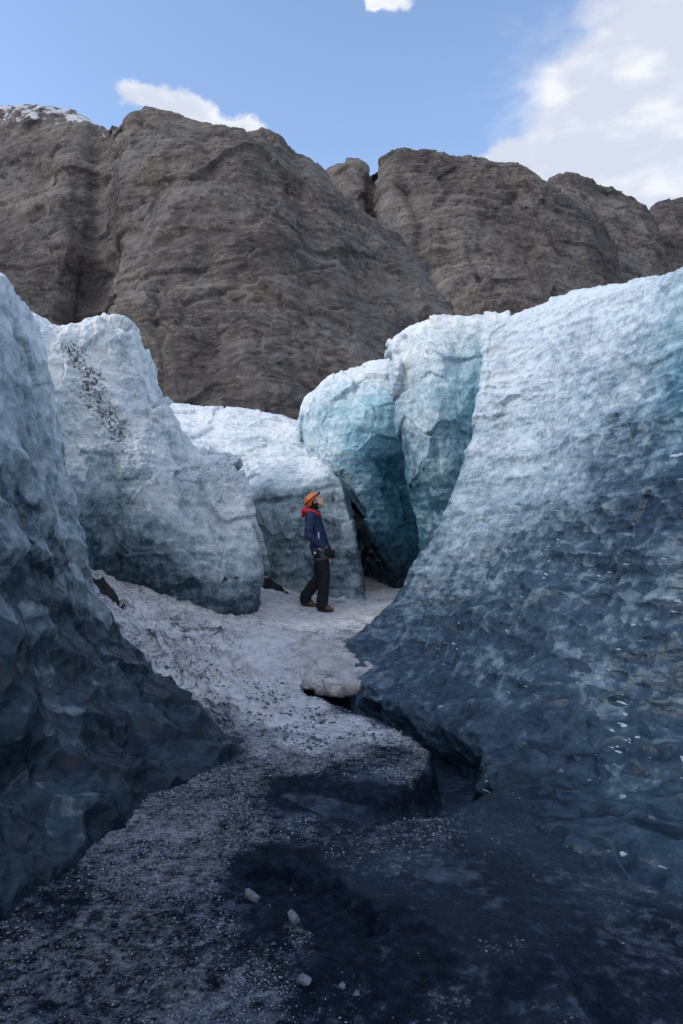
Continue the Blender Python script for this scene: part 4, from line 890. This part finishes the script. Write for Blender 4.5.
# body: one continuous surface
bm = bmesh.new()
ball(bm, hp(.020, 0, .03), (.100, .078, .088), HA); ball(bm, hp(.040, 0, -.038), (.074, .066, .086), HA)
cone(bm, hp(.095, 0, .02), hp(.125, 0, -.018), .011, .016, 12); ball(bm, hp(.116, 0, -.022), (.015, .017, .013), HA)
ball(bm, hp(.084, 0, -.092), (.026, .030, .024), HA); cone(bm, hp(.102, -.022, -.055), hp(.102, .022, -.055), .010, .010, 10)
cone(bm, hp(.080, -.045, .030), hp(.080, .045, .030), .012, .012, 10)
for s_ in (-1, 1):
    ball(bm, hp(-.005, s_ * .078, -.005), (.022, .010, .032), HA); ball(bm, hp(.062, s_ * .038, -.02), (.028, .022, .024), HA)
cone(bm, (-.075, 0, 1.45), (-.055, 0, 1.57), (.058, .056), (.052, .050))
cone(bm, (-.03, 0, 1.10), (-.08, 0, 1.38), (.085, .125), (.095, .15)); cone(bm, (.03, 0, .92), (-.03, 0, 1.10), (.095, .15), (.085, .125))
for s_, an, kn in ((-1, ankN, kneeN), (1, ankF, kneeF)):
    cone(bm, (.035, s_ * .085, .89), kn, .078, .050); cone(bm, kn, an, .048, .036)
    cone(bm, an - Vector((.03, 0, .05)), an + Vector((.10, 0, -.065)), .032, .028)
shN = Vector((-.10, -.185, 1.405)); shF = Vector((-.07, .185, 1.41))
elN = Vector((-.135, -.225, 1.105)); elF = Vector((-.02, .23, 1.11)); wrN = Vector((.115, -.17, .945)); wrF = Vector((.15, .15, .93))
for sh, el, wr in ((shN, elN, wrN), (shF, elF, wrF)):
    cone(bm, (-.08, 0, 1.40), sh, (.05, .05), (.05, .05)); cone(bm, sh, el, .044, .036); cone(bm, el, wr, .034, .024); cone(bm, wr, wr + Vector((.035, 0, -.06)), .022, .020)
body = fused('body', bm, M_SKIN, per, .0065, 3)
for s_ in (-1, 1):
    bm = bmesh.new(); ball(bm, hp(.098, s_ * .033, .008), (.011, .014, .009), HA); me = bpy.data.meshes.new('eye'); bm.to_mesh(me); bm.free(); link('eye', me, M_BLK, body)
# balaclava / hat under the helmet
bm = bmesh.new()
ball(bm, hp(-.022, 0, .035), (.104, .086, .096), HA); ball(bm, hp(-.038, 0, -.045), (.062, .070, .075), HA); cone(bm, hp(-.03, 0, -.05), (-.095, 0, 1.50), (.055, .062), (.06, .062))
for s_ in (-1, 1): ball(bm, hp(-.01, s_ * .068, -.03), (.034, .02, .05), HA)
fused('knit_cap', bm, M_BLK, per, .007, 3)
# helmet
bm = bmesh.new()
bmesh.ops.create_uvsphere(bm, u_segments=48, v_segments=32, radius=1.0)
dele = [v for v in bm.verts if v.co.z < -.18 + .30 * v.co.x - (.22 if v.co.x < -.3 else 0)]
bmesh.ops.delete(bm, geom=dele, context='VERTS')
for v in bm.verts:
    x, y, z = v.co; k = 1 + .018 * math.cos(9 * y) * max(0, z)
    v.co = Vector((x * .138 * k, y * .116 * k, z * .112 * k + .045))
r0 = bmesh.ops.solidify(bm, geom=bm.faces[:], thickness=.008)
RH = Matrix(((fv.x, 0, uv.x), (0, 1, 0), (fv.z, 0, uv.z))).to_4x4()
bm.transform(Matrix.Translation(hc + fv * -.012) @ RH)
me = bpy.data.meshes.new('helmet'); bm.to_mesh(me); bm.free(); helmet = link('helmet', me, M_ORG, per)
def band(name, pts, wd, th, mat, parent, closed=False, nrm=None, centre=None):
    """flat strap along pts, facing away from centre"""
    bm = bmesh.new(); n = len(pts); rings = []
    for i, p in enumerate(pts):
        p = Vector(p); a = Vector(pts[(i - 1) % n] if (closed or i) else pts[0]); b2 = Vector(pts[(i + 1) % n] if (closed or i < n - 1) else pts[-1])
        tg = (b2 - a).normalized(); nn = (p - Vector(centre[i] if isinstance(centre, list) else centre)); nn = (nn - tg * nn.dot(tg)).normalized(); sd2 = tg.cross(nn)
        rings.append([bm.verts.new(p + sd2 * (wd / 2) * sx1 + nn * (th if tp else 0)) for sx1, tp in ((-1, 0), (1, 0), (1, 1), (-1, 1))])
    rg = range(n if closed else n - 1)
    for i in rg:
        A_, B_ = rings[i], rings[(i + 1) % n]
        for j in range(4): bm.faces.new((A_[j], A_[(j + 1) % 4], B_[(j + 1) % 4], B_[j]))
    if not closed: bm.faces.new(rings[0]); bm.faces.new(rings[-1])
    bmesh.ops.recalc_face_normals(bm, faces=bm.faces)
    me = bpy.data.meshes.new(name); bm.to_mesh(me); bm.free(); return link(name, me, mat, parent, False)
hpt = []
for i in range(40):
    a = 2 * math.pi * i / 40; ux = math.cos(a); vy = math.sin(a)
    zz = .20 + .10 * ux; kk = math.sqrt(max(0, 1 - zz * zz)); 
    hpt.append(hc + fv * (-.012 + .143 * kk * ux) + Vector((0, .121 * kk * vy, 0)) + uv * (.045 + .112 * zz * 1.03))
band('headlamp_strap', hpt, .022, .004, M_BLK, helmet, True, centre=hc)
bm = bmesh.new(); c_ = hc + fv * .135 + uv * .085; bmesh.ops.create_cube(bm, size=1, matrix=Matrix.Translation(c_) @ RH @ Matrix.Diagonal((.03, .055, .034, 1)))
bmesh.ops.bevel(bm, geom=bm.edges[:], offset=.007, segments=3, affect='EDGES'); me = bpy.data.meshes.new('headlamp'); bm.to_mesh(me); bm.free(); link('headlamp', me, M_BLK, helmet)
for s_ in (-1, 1):
    band('chin_strap', [hp(.03, s_ * .093, .03), hp(.02, s_ * .086, -.02), hp(.03, s_ * .070, -.07), hp(.045, s_ * .035, -.112), hp(.05, 0, -.12)], .007, .003, M_BLK, helmet, centre=hc)
# jacket
bm = bmesh.new()
cone(bm, (-.01, 0, 1.14), (-.085, 0, 1.385), (.130, .165), (.120, .175)); cone(bm, (.025, 0, .935), (-.01, 0, 1.14), (.145, .175), (.130, .165)); cone(bm, (.027, 0, .905), (.025, 0, .935), (.140, .178), (.146, .178))
cone(bm, (-.085, 0, 1.40), (-.07, 0, 1.475), (.105, .12), (.078, .080))
for sh, el, wr in ((shN, elN, wrN), (shF, elF, wrF)):
    cone(bm, (-.085, sh.y * .4, 1.415), sh, .078, .072); cone(bm, sh, el, .074, .060); cone(bm, el, wr, .060, .046)
def jf(co):
    z = co[:, 2]; return -.010 * np.exp(-((z - 1.005) / .02) ** 2) * (np.abs(co[:, 1]) < .19) + .0012 * np.sin(z * 75 + 6 * co[:, 0])
jacket = fused('jacket', bm, M_JACKET, per, .0075, 2, .014, 7, 2, jf)
# hood folded behind the neck
bm = bmesh.new()
hoodp = [(.035, -.06, 1.425), (.0, -.105, 1.440), (-.08, -.130, 1.465), (-.16, -.105, 1.485), (-.205, -.04, 1.490), (-.205, .04, 1.490), (-.16, .105, 1.485), (-.08, .130, 1.465), (.0, .105, 1.440), (.035, .06, 1.425)]
hr = [.018, .026, .036, .044, .052, .052, .044, .036, .026, .018]
for i in range(len(hoodp) - 1): cone(bm, hoodp[i], hoodp[i + 1], hr[i], hr[i + 1], 14)
cone(bm, (-.205, 0, 1.525), (-.235, 0, 1.415), (.035, .075), (.024, .05))
hood = fused('hood', bm, M_RED, jacket, .007, 3, .010, 12, 5)
bm = bmesh.new()
ring = [(-.065 + .074 * math.cos(a), .074 * math.sin(a), 1.49 + .020 * math.cos(a + math.pi)) for a in np.linspace(0, 2 * math.pi, 17)]
for i in range(16): cone(bm, ring[i], ring[i + 1], .030, .030, 12)
fused('neck_gaiter', bm, M_GREY, per, .007, 3, .005, 18, 6)
# zip, pocket, hem
M_ZIP = simple('zip', (.25, .26, .30), .4)
zp_ = [(.128 + .030 * (1.14 - z) * 0 - (z - 1.14) * .30, -.055 - .02 * (z < 1.2), z) for z in np.linspace(1.40, .98, 9)]
band('zip', [(.060 - (z - 1.38) * .26 * 1.0 + (.012 if z < 1.15 else 0), -.055, z) for z in np.linspace(1.40, .94, 10)], .012, .006, M_ZIP, jacket, centre=[(-.2, .3, z) for z in np.linspace(1.40, .94, 10)])
band('pocket_zip', [(.010, -.182, 1.165), (.014, -.184, 1.10), (.020, -.186, 1.035)], .022, .006, M_WHITE, jacket, centre=[(0, 0, 1.165), (0, 0, 1.10), (0, 0, 1.035)])
# trousers
bm = bmesh.new()
cone(bm, (.03, 0, .98), (.04, 0, .86), (.125, .165), (.130, .17))
for s_, an, kn in ((-1, ankN, kneeN), (1, ankF, kneeF)):
    cone(bm, (.04, s_ * .08, .87), kn, (.114, .10), (.080, .080)); cone(bm, kn, an + Vector((.0, 0, .06)), (.078, .078), (.084, .074)); cone(bm, an + Vector((0, 0, .06)), an + Vector((-.012, 0, .0)), (.085, .074), (.084, .072))
tr = fused('trousers', bm, M_TROU, per, .008, 2, .014, 8, 9, lambda co: .002 * np.sin(co[:, 2] * 50 + 10 * co[:, 0]) * (co[:, 2] < .55))
# boots
def boot(an, gz, pitch):
    bm = bmesh.new(); R2 = Matrix.Rotation(pitch, 4, 'Y'); base = Vector((an.x, an.y, gz + .035))
    T_ = Matrix.Translation(base) @ R2
    def q(x, y, z): return T_ @ Vector((x, y, z))
    cone(bm, q(0, 0, .12), q(-.01, 0, .03), (.052, .046), (.05, .042)); cone(bm, q(-.035, 0, .02), q(.06, 0, .022), (.044, .038), (.045, .046)); cone(bm, q(.06, 0, .022), q(.15, 0, .008), (.042, .048), (.028, .040)); cone(bm, q(.02, 0, .08), q(.10, 0, .03), (.03, .032), (.028, .036))
    b = fused('boot', bm, M_BOOT, per, .006, 3, .004, 20, 12)
    bm = bmesh.new(); n = 28; ot = []
    for i in range(n):
        a = 2 * math.pi * i / n; x = .06 + .135 * math.cos(a); y = (.044 + .010 * math.cos(a - .3)) * math.sin(a); ot.append((x, y))
    lo = [bm.verts.new(q(x, y, -.042)) for x, y in ot]; hi = [bm.verts.new(q(x, y, -.012)) for x, y in ot]
    bm.faces.new(lo[::-1]); bm.faces.new(hi)
    for i in range(n): bm.faces.new((lo[i], lo[(i + 1) % n], hi[(i + 1) % n], hi[i]))
    me = bpy.data.meshes.new('sole'); bm.to_mesh(me); bm.free(); link('sole', me, M_SOLE, b, False)
    band('lace', [q(.055, -.03, .062), q(.07, 0, .074), q(.055, .03, .062)], .008, .004, M_SOLE, b, centre=q(.05, 0, 0))
boot(ankN, za + .012, .20); boot(ankF, zb_ + .015, .34)
# gloves: palm, four fingers, thumb
def glove(wr, sgn, sd2):
    bm = bmesh.new(); dr = Vector((.45, 0, -.89)); dn = Vector((.89, 0, .45)); yy = Vector((0, 1, 0))
    o0 = wr + dr * .015; pe = wr + dr * .095
    cone(bm, wr - (wr - wr) + dr * -.015, wr + dr * .03, (.036, .034), (.032, .026)); cone(bm, o0 + dr * .02, pe, (.036, .022), (.044, .021))
    for i, (off, L) in enumerate(((.030, .072), (.010, .080), (-.011, .076), (-.031, .060))):
        a = pe + dn * off; b2 = a + dr * (L * .5) + dn * (off * .15) + yy * (sgn * .010); c = b2 + (dr * .7 + yy * sgn * .7).normalized() * (L * .38); d2 = c + (dr * .2 + yy * sgn).normalized() * (L * .22)
        cone(bm, a - dr * .02, b2, .0115, .011, 10); cone(bm, b2, c, .011, .010, 10); cone(bm, c, d2, .010, .009, 10)
    a = o0 + dr * .025 + dn * .030; b2 = a + (dr * .6 + dn * .7 + yy * sgn * .25).normalized() * .038; c = b2 + (dr * .9 + dn * .25 + yy * sgn * .35).normalized() * .032
    cone(bm, a, b2, .014, .012, 10); cone(bm, b2, c, .012, .010, 10)
    g_ = fused('glove', bm, M_BLK, per, .005, 1)
    pts = [wr + dn * (.039 * math.cos(a2)) + yy * (.037 * math.sin(a2)) + dr * -.012 for a2 in np.linspace(0, 2 * math.pi, 20)[:-1]]
    band('cuff_trim', pts, .020, .004, M_LIME, g_, True, centre=wr + dr * -.012)
glove(wrN + Vector((.012, 0, -.02)), 1, 1); glove(wrF + Vector((.012, 0, -.02)), -1, 2)
# harness
def ringpts(c, a, b2, tilt=0.0, n=32): return [(c[0] + a * math.cos(t), c[1] + b2 * math.sin(t), c[2] + tilt * math.cos(t)) for t in np.linspace(0, 2 * math.pi, n + 1)[:-1]]
hb = band('harness', ringpts((.035, 0, .905), .152, .188, -.01), .042, .006, M_WEB, per, True, centre=(.035, 0, .905))
for s_ in (-1, 1): band('leg_loop', ringpts((.055, s_ * .085, .765), .125, .108, .03), .038, .006, M_WEB, hb, True, centre=(.055, s_ * .085, .765))
band('buckle', [(.02, -.196, .925), (.04, -.198, .905), (.05, -.197, .885)], .03, .01, M_MET, hb, centre=(.03, 0, .9))
band('badge', [(-.055, -.172, .855), (-.040, -.174, .852), (-.025, -.176, .850)], .038, .006, M_WHITE, tr, centre=(-.03, 0, .85))
def carabiner(c, s1, mat):
    pts = [(c[0] + s1 * .45 * math.cos(t), c[1], c[2] + s1 * math.sin(t)) for t in np.linspace(0, 2 * math.pi, 17)]
    bm = bmesh.new()
    for i in range(16): cone(bm, pts[i], pts[i + 1], .006, .006, 8)
    me = bpy.data.meshes.new('carabiner'); bm.to_mesh(me); bm.free(); link('carabiner', me, mat, hb)
carabiner((.055, -.200, .85), .048, M_MET); carabiner((.085, -.200, .85), .045, M_MET); carabiner((.165, -.135, .80), .055, M_OR2); carabiner((-.075, -.17, .86), .04, M_WEB)
